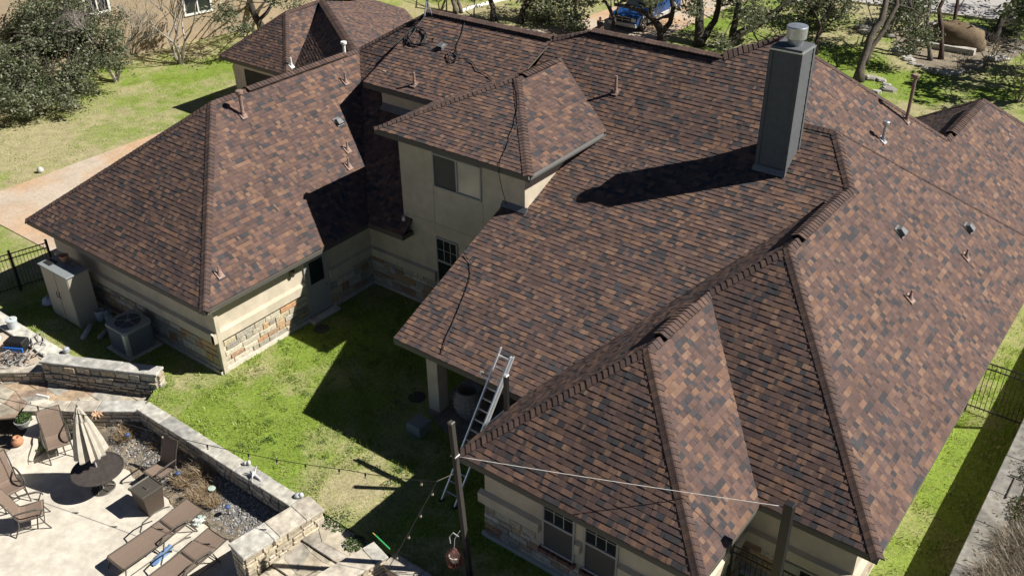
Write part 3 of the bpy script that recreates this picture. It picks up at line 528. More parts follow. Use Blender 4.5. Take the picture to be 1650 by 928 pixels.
B = MB(); B.tube(loop(PU, 730, 94, 8, 9, turns=2), .012, 5); B.tube(onp(PU, [(750, 32), (748, 44), (744, 60), (738, 72), (736, 86)]), .013, 5); B.tube(onp(PU, [(738, 98), (752, 97), (762, 104), (768, 115), (780, 120), (794, 131)]), .013, 5); B.tube(loop(PU, 732, 96, 6, 7), .012, 5)
tag(B.build('roof_cable', M['rubber'], smooth=True), 'thin dark cable running from the ridge to a small tangle behind the tower', 'cable')
pts = onp(PT2, [(830, 124), (835, 150), (837, 175), (835, 200), (831, 215)], .08) + onp(PT1, [(824, 226), (815, 247), (806, 267)], .08)
e = pts[-1]; pts += [Vector((e.x+.02, 7.04, 6.2)), Vector((e.x, 7.2, 5.6)), Vector((e.x-.1, 7.5, 5.0)), Vector((e.x-.12, 7.55, 4.7))]
B = MB(); B.tube(pts, .011, 5); tag(B.build('roof_cable', M['rubber'], smooth=True), 'thin cable hanging over the tower roof and down its wall', 'cable')
B = MB(); B.tube(onp(PC, [(748, 412), (758, 425), (760, 440), (757, 456), (750, 475), (742, 495), (732, 520), (720, 545), (712, 571)]), .012, 5); tag(B.build('roof_cable', M['rubber'], smooth=True), 'thin cable curving down the big middle slope to its eave', 'cable')
B = MB(); c = P0; B.tube([P3(PS, .6, 15.0, .12), P3(PS, .2, 14.9, .14), P3(PS, -.1, 14.6, .12)], .01, 5)
# ================================================================ GROUND
def struct(o): o['kind'] = 'structure'; return o
PIT = [(-10.95, -1.42), (13, -1.42), (13, -25), (-45, -25), (-45, -1.72), (-14.75, -1.72), (-14.75, -2.1), (-11.45, -.6)]
def inside(p, poly):
    x, y = p; r = False; n = len(poly)
    for i in range(n):
        (x0, y0), (x1, y1) = poly[i], poly[(i+1) % n]
        if (y0 > y) != (y1 > y) and x < (x1-x0)*(y-y0)/(y1-y0)+x0: r = not r
    return r
out = [(-300, -120), (300, -120), (300, 400), (-300, 400)]
vs = [Vector(p) for p in out+PIT]; n0 = len(out); ed = [(i, (i+1) % n0) for i in range(n0)] + [(n0+i, n0+(i+1) % len(PIT)) for i in range(len(PIT))]
V2, E2, F2_, *_ = delaunay_2d_cdt(vs, ed, [], 0, 1e-5)
B = MB()
for f in F2_:
    c = sum((V2[i] for i in f), Vector((0, 0)))/len(f)
    if not inside((c.x, c.y), PIT): B.face([(V2[i].x, V2[i].y, 0) for i in (f if (V2[f[1]]-V2[f[0]]).cross(V2[f[2]]-V2[f[1]]) > 0 else reversed(f))])
struct(B.build('lawn', M['lawn']))
B = MB(); B.face([(-45, -25, -1.0), (13, -25, -1.0), (13, -.5, -1.0), (-45, -.5, -1.0)]); struct(B.build('lower_ground', M['mulch']))
def sheet(name, pts, z, m, t=.0, kind=True):
    B = MB()
    if t: B.loft([[(x, y, z-t) for x, y in pts], [(x, y, z) for x, y in pts]], cap0=False)
    else: B.face([(x, y, z) for x, y in pts])
    o = B.build(name, m)
    return struct(o) if kind else o
sheet('patio', [(-12.5, -14), (-3.4, -14), (-3.4, -2.2), (-11.9, -2.2), (-12.5, -3.6)], -.9, M['concrete'], .08)
sheet('driveway', [(-28.4, 1.9), (-21.6, 1.9), (-19.1, 3.2), (-19.1, 13), (-23.4, 15.9), (-28.4, 15.9)], .03, M['drive'], .06)
sheet('front_driveway', [(-22.0, 23), (-15.9, 30), (-16.1, 37.0), (-15.9, 47), (-15.0, 52.4), (-23.5, 52.4), (-22, 44), (-22.5, 36), (-27, 33), (-33, 29.5), (-33, 27)], .03, M['drive'], .06)
sheet('road', [(-300, 52.4+(-290)*.11), (300, 52.4+310*.11), (300, 61+310*.11), (-300, 61-290*.11)], .008, M['asphalt'])
B = MB()
for k in (0, 8.5): B.loft([[(-300, 52.3+k-290*.11, 0), (-300, 52.3+k-290*.11, .13), (-300, 52.45+k-290*.11, .13), (-300, 52.45+k-290*.11, 0)], [(300, 52.3+k+310*.11, 0), (300, 52.3+k+310*.11, .13), (300, 52.45+k+310*.11, .13), (300, 52.45+k+310*.11, 0)]])
struct(B.build('kerb', M['concrete']))
# planting bed below the coping, sloping to the patio
B = MB(); rr = random.Random(5); nx, ny = 60, 12
G = [[(-12.2+7.6*i/nx+(.0), -1.75-1.32*j/ny - (.06*math.sin(i*.9) if j == ny else 0), -.50-.39*j/ny+rr.uniform(-.025, .03)) for i in range(nx+1)] for j in range(ny+1)]
for j in range(ny):
    for i in range(nx): B.face([G[j+1][i], G[j+1][i+1], G[j][i+1], G[j][i]])
struct(B.build('planting_bed', M['mulch'], smooth=True))
B = MB(); rr = random.Random(8)
def pebble(B, x, y, z, r, col):
    a = rr.uniform(0, 6.3); L = []
    for zz, k in ((-.3, .6), (.1, 1), (.5, .55)):
        L.append([(x+r*k*math.cos(a+q*1.257)*rr.uniform(.8, 1.2), y+r*k*math.sin(a+q*1.257)*rr.uniform(.8, 1.2), z+r*zz*.8) for q in range(5)])
    B.loft(L, col, cap0=False)
for k in range(5200):
    x = rr.uniform(-8.3, -4.6) if rr.random() < .8 else rr.uniform(-11.5, -8); t = rr.random(); y = -1.85-1.1*t; z = -.5-.38*t+.01
    c = rr.choice(((.16, .16, .17), (.24, .235, .225), (.32, .31, .29), (.11, .11, .12), (.45, .43, .39), (.2, .18, .15), (.18, .18, .19))); pebble(B, x, y, z, rr.uniform(.015, .04), c)
tag(B.build('bed_gravel', M['gravel']), 'grey crushed gravel covering the planting bed below the coping', 'gravel', kind='stuff')
# upper terrace and flagstones
def flags(B, poly, zf, cell=.55, t=.05, seed=1, pal=((.40, .35, .27), (.33, .31, .27), (.44, .33, .22), (.37, .27, .2), (.47, .42, .33))):
    r = random.Random(seed); xs = [p[0] for p in poly]; ys = [p[1] for p in poly]; nx = int((max(xs)-min(xs))/cell)+2; ny = int((max(ys)-min(ys))/cell)+2
    J = {(i, j): (min(xs)+(i+r.uniform(-.32, .32)+(.5 if j % 2 else 0)-.5)*cell, min(ys)+(j+r.uniform(-.3, .3)-.5)*cell) for i in range(nx+2) for j in range(ny+2)}
    A = sum(poly[i][0]*poly[(i+1) % len(poly)][1]-poly[(i+1) % len(poly)][0]*poly[i][1] for i in range(len(poly))); Pp = poly if A > 0 else poly[::-1]
    for i in range(nx+1):
        for j in range(ny+1):
            q = [J[i, j], J[i+1, j], J[i+1, j+1], J[i, j+1]]
            for k in range(len(Pp)):
                (x0, y0), (x1, y1) = Pp[k], Pp[(k+1) % len(Pp)]; a, b = y1-y0, -(x1-x0); l = math.hypot(a, b); q = clip(q, a/l, b/l, (a*x0+b*y0)/l)
                if len(q) < 3: break
            if len(q) < 3: continue
            cx = sum(p[0] for p in q)/len(q); cy = sum(p[1] for p in q)/len(q); col = r.choice(pal); s = r.uniform(.85, 1.15); col = tuple(c*s for c in col); dz = r.uniform(-.008, .008)
            def sh(p, k): d = math.hypot(p[0]-cx, p[1]-cy)+1e-6; f = max(0, 1-k/d); return (cx+(p[0]-cx)*f, cy+(p[1]-cy)*f)
            o1 = [sh(p, .007) for p in q]; o2 = [sh(p, .017) for p in q]
            B.loft([[(x, y, zf(x, y)-t) for x, y in o1], [(x, y, zf(x, y)+dz-.008) for x, y in o1], [(x, y, zf(x, y)+dz) for x, y in o2]], col, cap0=False)
B = MB(); flags(B, [(-11.0, -1.42), (-11.5, -.6), (-14.9, -2.3), (-13.4, -3.4)], lambda x, y: -.33, .6, seed=3); flags(B, [(-14.9, -2.25), (-16.6, -3.9), (-15.4, -5.4), (-13.35, -3.4)], lambda x, y: -.335, .6, seed=4)
struct(B.build('flagstone_path', M['cap_stone']))
sheet('path_bed', [(-10.9, -1.3), (-11.5, -.55), (-14.9, -2.2), (-16.7, -3.9), (-15.4, -5.5), (-13.35, -3.3)], -.375, M['mortar'])
sheet('terrace', [(-14.75, -1.6), (-45, -1.6), (-45, -8), (-20, -8), (-16.1, -3.4), (-15.2, -2.15)], .0, M['drive'], .5)
B = MB(); rr = random.Random(3)
for k in range(4):
    y1 = -1.42-k*.95; y0 = y1-.93; z = -.04-.06*k
    flags(B, [(-3.15, y0), (-1.62, y0), (-1.62, y1), (-3.15, y1)], lambda x, y, z=z: z, .62, .06, 20+k, pal=((.50, .44, .34), (.46, .41, .33), (.52, .45, .34), (.44, .40, .34)))
    B.box(-3.2, -1.6, y0+.02, y1, z-.9, z-.015, (.42, .37, .29))
struct(B.build('stone_steps', M['cap_stone']))
# ---------------------------------------------------------------- retaining walls
CP = ((.47, .45, .39), (.43, .42, .385), (.50, .45, .37), (.54, .52, .46), (.41, .40, .37))
def rwall(name, label, p0, p1, th, z0, z1, faces, seed=1, capt=.06, over=.05, joints=.9, zend=None, pal=RPAL, rough=.05, group=None, cp=None):
    """masonry wall whose centre line runs p0-p1; faces: subset of 'lrse' getting stones (l/r of the direction, start, end)"""
    w = thing(name, label, 'wall', ((p0[0]+p1[0])/2, (p0[1]+p1[1])/2, z0), group); r = random.Random(seed)
    a, b = Vector(p0), Vector(p1); d = (b-a).normalized(); n = Vector((-d.y, d.x)); h = th/2-.02; L = (b-a).length
    C = MB(); C.loft([[(a.x+n.x*h, a.y+n.y*h, z0), (a.x-n.x*h, a.y-n.y*h, z0), (b.x-n.x*h, b.y-n.y*h, z0), (b.x+n.x*h, b.y+n.y*h, z0)], [(a.x+n.x*h, a.y+n.y*h, z1-capt), (a.x-n.x*h, a.y-n.y*h, z1-capt), (b.x-n.x*h, b.y-n.y*h, z1-capt), (b.x+n.x*h, b.y+n.y*h, z1-capt)]]); C.build('core', M['mortar'], w)
    S = MB(); l0, l1 = a+n*h, b+n*h; r0, r1 = a-n*h, b-n*h
    if 'l' in faces: ashlar(S, l0, l1, z0, z1-capt, n, seed, rough, (.11, .14, .18), pal, (.18, .5))
    if 'r' in faces: ashlar(S, r0, r1, z0, z1-capt, -n, seed+1, rough, (.11, .14, .18), pal, (.18, .5))
    if 's' in faces: ashlar(S, l0, r0, z0, z1-capt, -d, seed+2, rough, (.11, .14, .18), pal, (.18, .4))
    if 'e' in faces: ashlar(S, r1, l1, z0, z1-capt, d, seed+3, rough, (.11, .14, .18), pal, (.18, .4))
    if S.f: S.build('stone_facing', M['stone'], w)
    K = MB(); x = -over; tot = L+over; hw = th/2+over
    while x < tot-.05:
        q = min(tot, x+r.uniform(joints*.7, joints*1.3)); q = tot if tot-q < .3 else q; f_ = r.uniform(.88, 1.1); col = tuple(c*f_ for c in r.choice(cp or CP)); jj = lambda: r.uniform(-.012, .012)
        def ring(k, z, s=0): return [(a.x+d.x*(x+.006+k)+n.x*(hw-k+s), a.y+d.y*(x+.006+k)+n.y*(hw-k+s), z), (a.x+d.x*(x+.006+k)-n.x*(hw-k+s), a.y+d.y*(x+.006+k)-n.y*(hw-k+s), z), (a.x+d.x*(q-.006-k)-n.x*(hw-k+s), a.y+d.y*(q-.006-k)-n.y*(hw-k+s), z), (a.x+d.x*(q-.006-k)+n.x*(hw-k+s), a.y+d.y*(q-.006-k)+n.y*(hw-k+s), z)]
        s = jj(); K.loft([ring(0, z1-capt+.001, s), ring(0, z1-.012, s), ring(.014, z1, s)], col); x = q
    K.build('coping', M['cap_stone'], w); return w
rwall('retaining_wall', 'long low wall with flat coping between the lawn and the gravel planting bed', (-10.75, -1.62), (-3.75, -1.62), .34, -.95, .1, 'r', 11, joints=1.1)
rwall('retaining_wall', 'diagonal low wall with a broad tan coping behind the closed umbrella', (-13.75, -3.6), (-10.95, -1.55), .4, -.95, -.04, 'rs', 12, joints=1.3)
rwall('retaining_wall', 'rough stone wall with a grey coping rising beside the air conditioner', (-14.72, -2.3), (-11.3, -.62), .36, -.38, .55, 'lrse', 13, capt=.08, joints=3.0, rough=.1)
rwall('retaining_wall', 'low wall at the left edge under the tangled hoses', (-18.6, -5.2), (-14.95, -2.33), .36, -.38, .08, 'r', 14, joints=1.2)
rwall('retaining_wall', 'thin coping edging the terrace along the shaded side yard', (-30, -1.72), (-14.8, -1.72), .42, -.3, .1, 'r', 15, joints=1.5)
rwall('retaining_wall', 'cream block wall with a pale grey coping left of the stone steps', (-3.72, -3.8), (-3.4, -1.6), .6, -.95, .47, 'lrse', 16, capt=.07, joints=1.1, pal=((.46, .39, .28), (.5, .43, .31), (.42, .36, .26), (.48, .42, .33)), rough=.04)
rwall('retaining_wall', 'cream block wall with a pale grey coping right of the stone steps', (-1.75, -4.2), (-1.16, -1.62), .55, -.95, .25, 'lrse', 17, capt=.07, joints=1.1, pal=((.46, .39, .28), (.5, .43, .31), (.42, .36, .26)), rough=.04)
rwall('retaining_wall', 'coping wall running toward the house corner below the string lights', (-.85, -1.6), (9, -1.6), .4, -.95, .1, 'r', 18, joints=1.2)
rwall('boundary_wall', 'broad weathered concrete-topped wall along the right-hand side yard', (10.42, -8), (10.42, 34), .6, -.1, 1.08, 'l', 19, capt=.12, over=.02, joints=1.6, pal=((.24, .22, .19), (.2, .19, .17)), cp=((.25, .235, .205), (.21, .2, .18)))
# ground behind the boundary wall, higher
sheet('raised_bank', [(10.7, -8), (60, -8), (60, 34), (10.7, 34)], .9, M['mulch'], .9)
# curved stucco bench wall by the pool steps
w = thing('curved_wall', 'curved pale stucco wall with a scooped top at the left of the patio', 'wall', (-13, -4.2, -.9))
B = MB(); pth = [(-13.62, -3.25, .02), (-13.3, -3.5, -.22), (-13.0, -3.85, -.38), (-12.75, -4.25, -.45), (-12.6, -4.7, -.47), (-12.5, -5.3, -.47), (-12.45, -6.2, -.47), (-12.4, -8, -.47)]; L = []
for i, (x, y, z) in enumerate(pth):
    a = pth[max(0, i-1)]; b = pth[min(len(pth)-1, i+1)]; d = Vector((b[0]-a[0], b[1]-a[1])).normalized(); n = Vector((-d.y, d.x)); L.append([(x-n.x*.24, y-n.y*.24, -.95), (x+n.x*.24, y+n.y*.24, -.95), (x+n.x*.24, y+n.y*.24, z), (x-n.x*.24, y-n.y*.24, z)])
B.loft(L); B.build('wall_body', M['concrete'], w)
B = MB(); B.tube([(-13.85, -3.2, .07), (-13.45, -3.05, .07)], .035, 10); B.build('pipe', M['white'], w)
# ---------------------------------------------------------------- grass blades (real, countless)
HOUSE = [(-19.0, .75, -10.2, 15), (-10.4, 7.5, -3.5, 20), (-4.5, 2.65, .5, 7.7), (.35, .4, 6.05, 20), (5.9, 3.1, 8.56, 18.2), (-28.5, 1.8, -19, 15.9)]
def blades(name, label, rects, dens, h, seed, cols, skip=lambda x, y: False, w=.012):
    r = random.Random(seed); B = MB()
    for (x0, y0, x1, y1) in rects:
        for k in range(int((x1-x0)*(y1-y0)*dens)):
            x = r.uniform(x0, x1); y = r.uniform(y0, y1)
            if any(a < x < c and b < y < d for a, b, c, d in HOUSE) or skip(x, y) or inside((x, y), PIT): continue
            nn = noise.noise(Vector((x*1.3, y*1.3, seed)))
            if r.random() > .55+nn: continue
            hh = h*r.uniform(.5, 1.3)*(1+nn*.8); a = r.uniform(0, 6.28); l = Vector((math.cos(a), math.sin(a), 0)); s = Vector((-l.y, l.x, 0))*w*r.uniform(.7, 1.5); p = Vector((x, y, 0)); t = p+l*hh*r.uniform(.2, .9)+Vector((0, 0, hh))
            c = r.choice(cols); q = r.uniform(.8, 1.25); B.face([p-s, p+s, t], tuple(v*q for v in c))
    return tag(B.build(name, M['grass_blade']), label, 'grass', kind='stuff')
GC = ((.26, .36, .05), (.2, .3, .045), (.34, .42, .08), (.15, .24, .035), (.4, .4, .14))
bare = lambda x, y: math.hypot(x+3.3, (y+.4)*1.3) < 1.0+.5*noise.noise(Vector((x, y, 3)))
blades('courtyard_grass', 'bright green lawn grass in the courtyard', [(-18.9, -1.4, 0.4, 7.6), (.3, -1.4, 6, .5)], 420, .065, 3, GC, bare, .011)
r_ = random.Random(31); B = MB()
for k in range(330):
    x = r_.uniform(-13, -.8); y = r_.uniform(-1.3, 7.3)
    if any(a-.1 < x < c+.1 and b-.1 < y < d+.1 for a, b, c, d in HOUSE) or inside((x, y-.15), PIT) or noise.noise(Vector((x*.6, y*.6, 9))) < -.05 or bare(x, y): continue
    R_w = r_.uniform(.05, .16); col = r_.choice(((.10, .19, .03), (.13, .22, .05), (.09, .15, .05), (.2, .28, .06)))
    for m in range(int(R_w*420)):
        a = r_.uniform(0, 6.28); q = R_w*math.sqrt(r_.random()); c_ = Vector((x+q*math.cos(a), y+q*math.sin(a), r_.uniform(.02, .09))); u_ = Vector((r_.gauss(0, 1), r_.gauss(0, 1), r_.gauss(0, .5))).normalized(); w_ = u_.cross(Vector((r_.gauss(0, 1), r_.gauss(0, 1), r_.gauss(0, 1)))).normalized(); s_ = r_.uniform(.012, .026); f_ = r_.uniform(.75, 1.25)
        B.face([c_-u_*s_, c_+w_*s_*.6, c_+u_*s_, c_-w_*s_*.6], tuple(v*f_ for v in col))
tag(B.build('lawn_weeds', M['grass_blade']), 'low clover and weeds scattered through the courtyard lawn', 'weeds', kind='stuff')
blades('straw_grass', 'dry trampled grass on the worn lawn near the stone steps', [(-5.6, -1.4, -1.2, 1.2)], 160, .03, 4, ((.42, .36, .22), (.34, .28, .17), (.5, .43, .28)), lambda x, y: math.hypot(x+3.3, (y+.3)*1.2) > 1.9)
blades('side_grass', 'patchy lawn grass between the house and the right boundary wall', [(8.4, -1, 10.15, 24)], 260, .07, 5, GC+((.4, .36, .2), (.5, .44, .28)))
blades('field_grass', 'sparse tan and green grass of the left side yard', [(-40, 2, -28.4, 28), (-28.4, 16, -24, 26)], 70, .05, 6, GC+((.3, .27, .14), (.34, .29, .16)), w=.014)
blades('front_grass', 'lawn grass under the oaks in the front yard', [(-15.5, 30, 10, 51), (-32, 34, -23, 50)], 30, .06, 7, GC+((.26, .24, .12),), w=.02)
# ================================================================ TREES
LG = ((.085, .11, .052), (.13, .155, .075), (.18, .20, .105), (.235, .24, .155), (.1, .125, .065), (.29, .30, .21))
def dpt(u, v, dist): d = ray(u, v); return CAM + d*dist      # dist = depth along the view axis at the tree
def leaves(B, r, blobs, size, per=26, spread=.28):
    for (c, rad, n) in blobs:
        for k in range(n):
            while True:
                q = Vector((r.uniform(-1, 1), r.uniform(-1, 1), r.uniform(-1, 1)))
                if q.length < 1: break
            q = q*(.55+.45*r.random()) if q.length > .4 else q*1.6
            cc = Vector((c[0]+q.x*rad[0], c[1]+q.y*rad[1], c[2]+q.z*rad[2])); tone = r.choice(LG); sp = spread*r.uniform(.6, 1.5)
            for m in range(int(per*r.uniform(.5, 1.5))):
                p = cc+Vector((r.gauss(0, sp), r.gauss(0, sp), r.gauss(0, sp*.7)))
                if p.z < .1: continue
                a = Vector((r.gauss(0, 1), r.gauss(0, 1), r.gauss(0, .5))).normalized(); b = a.cross(Vector((r.gauss(0, 1), r.gauss(0, 1), r.gauss(0, 1)))).normalized(); s = size*r.uniform(.6, 1.4)
                col = tone if r.random() < .6 else r.choice(LG)
                B.face([p-a*s, p+b*s*.45, p+a*s, p-b*s*.45], col)
def tree(label, u, v, limbs, blobs, rbase, size=.1, per=26, seed=1, bark=(.045, .036, .03), spread=.28, name='oak_tree', cat='tree', group=None, twig=True):
    """limbs: photo polylines starting at the base; each is traced at the tree's own distance and given its depth and taper"""
    base = g(u, v, 0); t = thing(name, label, cat, tuple(base), group); r = random.Random(seed); dist = (base-CAM).dot(AH); T = MB(); ends = []
    for i, (pts, k0, k1) in enumerate(limbs):
        P = []; n = len(pts)
        for j, q in enumerate(pts):
            dd = (q[2] if len(q) > 2 else 0); P.append(dpt(q[0], q[1], dist+dd))
        if i == 0: P[0] = base-Vector((0, 0, .1))
        S = [P[0]]; R = [rbase*k0]
        for j in range(1, len(P)):                           # subdivide with a little wander
            for m in (.5, 1): 
                p = P[j-1].lerp(P[j], m); w = .05*(P[j]-P[j-1]).length if m < 1 else 0; S.append(p+Vector((r.uniform(-w, w), r.uniform(-w, w), r.uniform(-w, w)))); f = (j-1+m)/(len(P)-1); R.append(rbase*(k0+(k1-k0)*f))
        if i == 0: R[0] *= 1.5
        f_ = r.uniform(.85, 1.15); T.tube(S, R, 8, tuple(c*f_ for c in bark)); ends += [(S[-1], R[-1]), (S[len(S)//2], R[len(S)//2]*.6)]
    if twig:
        for (c, rad, n) in blobs:                            # branches reaching into each clump
            for k in range(max(3, n//9)):
                e, re = min(ends, key=lambda q: (q[0]-Vector(c)).length*r.uniform(.7, 1.4)); q = Vector((c[0]+r.uniform(-.8, .8)*rad[0], c[1]+r.uniform(-.8, .8)*rad[1], c[2]+r.uniform(-.7, .7)*rad[2]))
                m = e.lerp(q, .5)+Vector((r.uniform(-.2, .2), r.uniform(-.2, .2), r.uniform(-.1, .3))); T.tube([e, m, q], [min(re, .045), .025, .01], 5, bark)
    T.build('trunk', M['bark'], t, smooth=True)
    if blobs: B = MB(); leaves(B, r, [(c_, r_, int(n_*(1.0 if name != 'oak_tree' else 1.15))) for c_, r_, n_ in blobs], size*1.12, per, spread*.85); B.build('crown', M['leaf'], t)
    return t
def at(u, v, z=0, up=0): p = g(u, v, z); return (p.x, p.y, p.z+up)
# big live oak on the left: crown close to the ground
c = g(15, 150, 0)
tree('large live oak with a dense low grey-green crown at the left edge of the yard', 20, 150, [([(20, 150), (18, 110, 0), (25, 60, .5), (20, 10, 1)], 1, .6), ([(20, 110), (60, 60, -1), (110, 20, -1)], .6, .25), ([(18, 115), (-30, 70, 1), (-60, 30, 0)], .6, .25)],
    [(dpt(u_, v_, d_), (r_, r_, r_*.62), n_) for u_, v_, d_, r_, n_ in ((20, 60, 52, 2.4, 90), (85, 70, 50, 2.0, 80), (40, 125, 48.5, 1.7, 75), (150, 95, 50, 1.25, 48), (120, 120, 49, 1.1, 34), (95, 5, 52, 2.2, 80), (135, 40, 51, 1.2, 30), (10, 10, 54, 2.6, 90), (60, 30, 51, 2.0, 70), (-30, 100, 48, 2.2, 70), (0, 160, 47, 1.4, 55), (50, 165, 47, 1.1, 34), (90, 150, 48, .9, 24), (120, 60, 50, 1.7, 60), (175, 60, 50, .8, 18), (60, -70, 54, 4, 110), (-40, -10, 52, 3, 90), (190, 100, 50, .5, 8), (185, 30, 52, .8, 10), (178, 78, 51, .9, 12), (140, 140, 48.5, .7, 9), (110, 165, 47.5, .6, 7))], .3, .072, 52, 3, spread=.27, name='live_oak_tree')
def bare(label, u, v, top, seed, n=4, r0=.07, spread=.5, bark=(.23, .2, .17), levels=5, name='bare_tree', group=None):
    base = g(u, v, 0); t = thing(name, label, 'tree', tuple(base), group); r = random.Random(seed); T = MB()
    def grow(p, d, ln, rad, lv):
        q = p+d*ln*.5+Vector((r.uniform(-.06, .06), r.uniform(-.06, .06), 0))*ln; e = p+d*ln; f_ = r.uniform(.8, 1.2); T.tube([p, q, e], [rad, rad*.85, rad*.68], 5, tuple(c*f_ for c in bark), cap=False)
        if lv == 0: return
        for k in range(r.choice((2, 2, 3))):
            dd = (d+Vector((r.gauss(0, spread), r.gauss(0, spread), r.gauss(.12, spread*.5)))).normalized(); grow(e, dd, ln*r.uniform(.62, .88), rad*.62, lv-1)
    for k in range(n):
        a = 2*PI*k/n+r.random(); grow(base+Vector((math.cos(a)*.06, math.sin(a)*.06, -.05)), Vector((math.cos(a)*.35, math.sin(a)*.35, 1)).normalized(), top*.26, r0*r.uniform(.7, 1.1), levels)
    T.build('trunk', M['bark'], t); return t
bare('bare multi-stemmed tree on the left lawn nearer to the big oak', 188, 131, 5.4, 11, 4, .1, .42, (.34, .3, .26), 6); bare('bare multi-stemmed tree on the left lawn nearer to the garage', 291, 103, 5.8, 12, 4, .1, .42, (.34, .3, .26), 6)
bare('bare grey shrub beside the garage corner wall', 390, 60, 3.0, 14, 4, .03)
tree('shaded dark tree with hanging twigs between the neighbouring house and the garage roof', 425, 52, [([(425, 52), (410, 25), (400, -10), (395, -40)], 1, .5), ([(415, 35), (440, 5), (455, -30)], .5, .3), ([(408, 20), (370, -5), (350, -30)], .5, .2)],
    [(dpt(360, 20, 54), (1.3, 1.3, .8), 16), (dpt(430, -30, 55), (2.5, 2.5, 1.2), 45), (dpt(350, -30, 54), (2, 2, 1.2), 30), (dpt(385, 48, 54), (1.0, 1, .5), 9), (dpt(470, 5, 55), (1.5, 1.5, .7), 16)], .26, .09, 26, 5)
tree('two pale and dark trunks behind the left ridge of the house', 735, 22, [([(733, 22), (729, 0), (722, -40)], 1, .6), ([(744, 22), (738, 0), (740, -40)], .8, .5)], [(dpt(720, -80, 68), (3, 3, 1.6), 50)], .17, .12, 26, 6, bark=(.12, .1, .08))
tree('straight dark trunk behind the left ridge in the bare front bed', 795, 34, [([(795, 34), (795, 14), (788, -12), (780, -50)], 1, .6)], [(dpt(800, -70, 66), (3, 3, 1.8), 60)], .2, .12, 26, 7)
tree('oak leaning right whose leafy branch hangs in front of the blue truck', 838, 38, [([(832, 38), (842, 18), (850, 0), (858, -25)], 1, .7), ([(848, 5), (880, -12), (930, -5, -1)], .5, .3)],
    [(dpt(905, 8, 60), (1.7, 1.7, .7), 34), (dpt(922, 32, 59), (1.0, 1.0, .55), 30), (dpt(870, 20, 61), (1.1, 1.1, .6), 24), (dpt(890, -40, 61), (3, 3, 1.5), 70), (dpt(950, -5, 59), (1.4, 1.2, .6), 22), (dpt(860, -5, 61), (1.6, 1.6, .7), 24), (dpt(928, 50, 58), (.6, .6, .3), 10)], .22, .1, 28, 8)
tree('forked oak with a long limb arching left in front of the truck door', 1067, 66, [([(1067, 66), (1064, 48), (1055, 34)], 1, .8), ([(1055, 34), (1040, 22), (1015, 12), (990, 8, 0)], .7, .4), ([(1068, 52), (1080, 36), (1085, 15), (1080, -15), (1075, -40)], .65, .45), ([(1050, 30), (1048, 5), (1042, -30)], .6, .4)],
    [(dpt(1010, -12, 55), (1.6, 1.4, .45), 12), (dpt(1040, -45, 56), (3, 3, 1.1), 50), (dpt(1046, 8, 55), (.4, .4, .4), 4)], .26, .1, 26, 9)
tree('slim dark tree standing left of the truck bonnet behind the person', 985, 60, [([(985, 60), (990, 30), (980, 10), (965, -10)], 1, .5), ([(990, 30), (998, 8), (1005, -10)], .6, .4)], [(dpt(975, -40, 60), (2, 2, .8), 26)], .15, .1, 24, 10)
tree('stout two-stemmed oak right of the driveway with a curved right limb', 1126, 74, [([(1124, 74), (1127, 50), (1128, 20), (1126, -20)], 1, .7), ([(1132, 66), (1142, 48), (1152, 34), (1158, 10), (1154, -25)], .7, .5), ([(1158, 10), (1172, 8), (1182, 0)], .3, .2)],
    [(dpt(1110, 5, 56), (1.1, 1.0, .6), 16), (dpt(1130, -40, 57), (3, 3, 1.3), 50), (dpt(1112, 22, 55), (.5, .5, .35), 5), (dpt(1180, -10, 57), (1.5, 1.5, .6), 18)], .3, .1, 26, 11)
tree('leaning oak with a thick limb sweeping up to the right behind the chimney', 1172, 82, [([(1174, 82), (1184, 60), (1200, 50), (1222, 40), (1250, 20), (1275, 0), (1290, -20)], 1, .5), ([(1180, 66), (1184, 40), (1190, 10), (1192, -30)], .8, .55), ([(1228, 36), (1218, 20), (1212, 0)], .4, .2), ([(1240, 22), (1255, 16), (1270, 18)], .25, .1)],
    [(dpt(1215, 15, 55), (1.5, 1.4, .8), 28), (dpt(1270, -8, 56), (2, 1.8, .8), 30), (dpt(1200, -45, 57), (3.4, 3, 1.4), 60), (dpt(1164, 70, 54), (.45, .45, .4), 10), (dpt(1205, 38, 54), (.5, .5, .35), 8)], .27, .09, 28, 12)
tree('small round-crowned oak just right of the chimney flue', 1314, 88, [([(1314, 88), (1316, 66), (1322, 48), (1320, 35)], 1, .7), ([(1320, 38), (1305, 10), (1290, -10)], .5, .3), ([(1320, 38), (1340, 12), (1350, -10)], .5, .3)],
    [(dpt(1320, 25, 59), (2.0, 1.8, .75), 44), (dpt(1290, 0, 60), (2.0, 2, .9), 34), (dpt(1345, 2, 59), (2, 1.8, .9), 34), (dpt(1310, -40, 60), (3, 3, 1.4), 60)], .13, .1, 30, 13, bark=(.05, .035, .028))
tree('tall twin-stemmed grey oak leaning right near the rock-edged bed', 1383, 131, [([(1383, 131), (1392, 95), (1402, 62), (1420, 35), (1428, 0), (1425, -40)], 1, .55), ([(1393, 105), (1405, 75), (1425, 48), (1445, 10), (1450, -30)], .7, .4), ([(1428, 5), (1470, 15), (1490, 30)], .3, .1)],
    [(dpt(1455, 30, 53), (1.7, 1.5, .9), 40), (dpt(1475, 55, 52), (1.1, 1.0, .6), 22), (dpt(1470, 0, 54), (2.2, 2, 1.0), 50), (dpt(1415, -20, 55), (2.2, 2, 1), 40), (dpt(1440, -50, 55), (3.2, 3, 1.5), 60), (dpt(1462, 75, 52), (.9, .8, .35), 10)], .24, .085, 30, 14, bark=(.09, .075, .06))
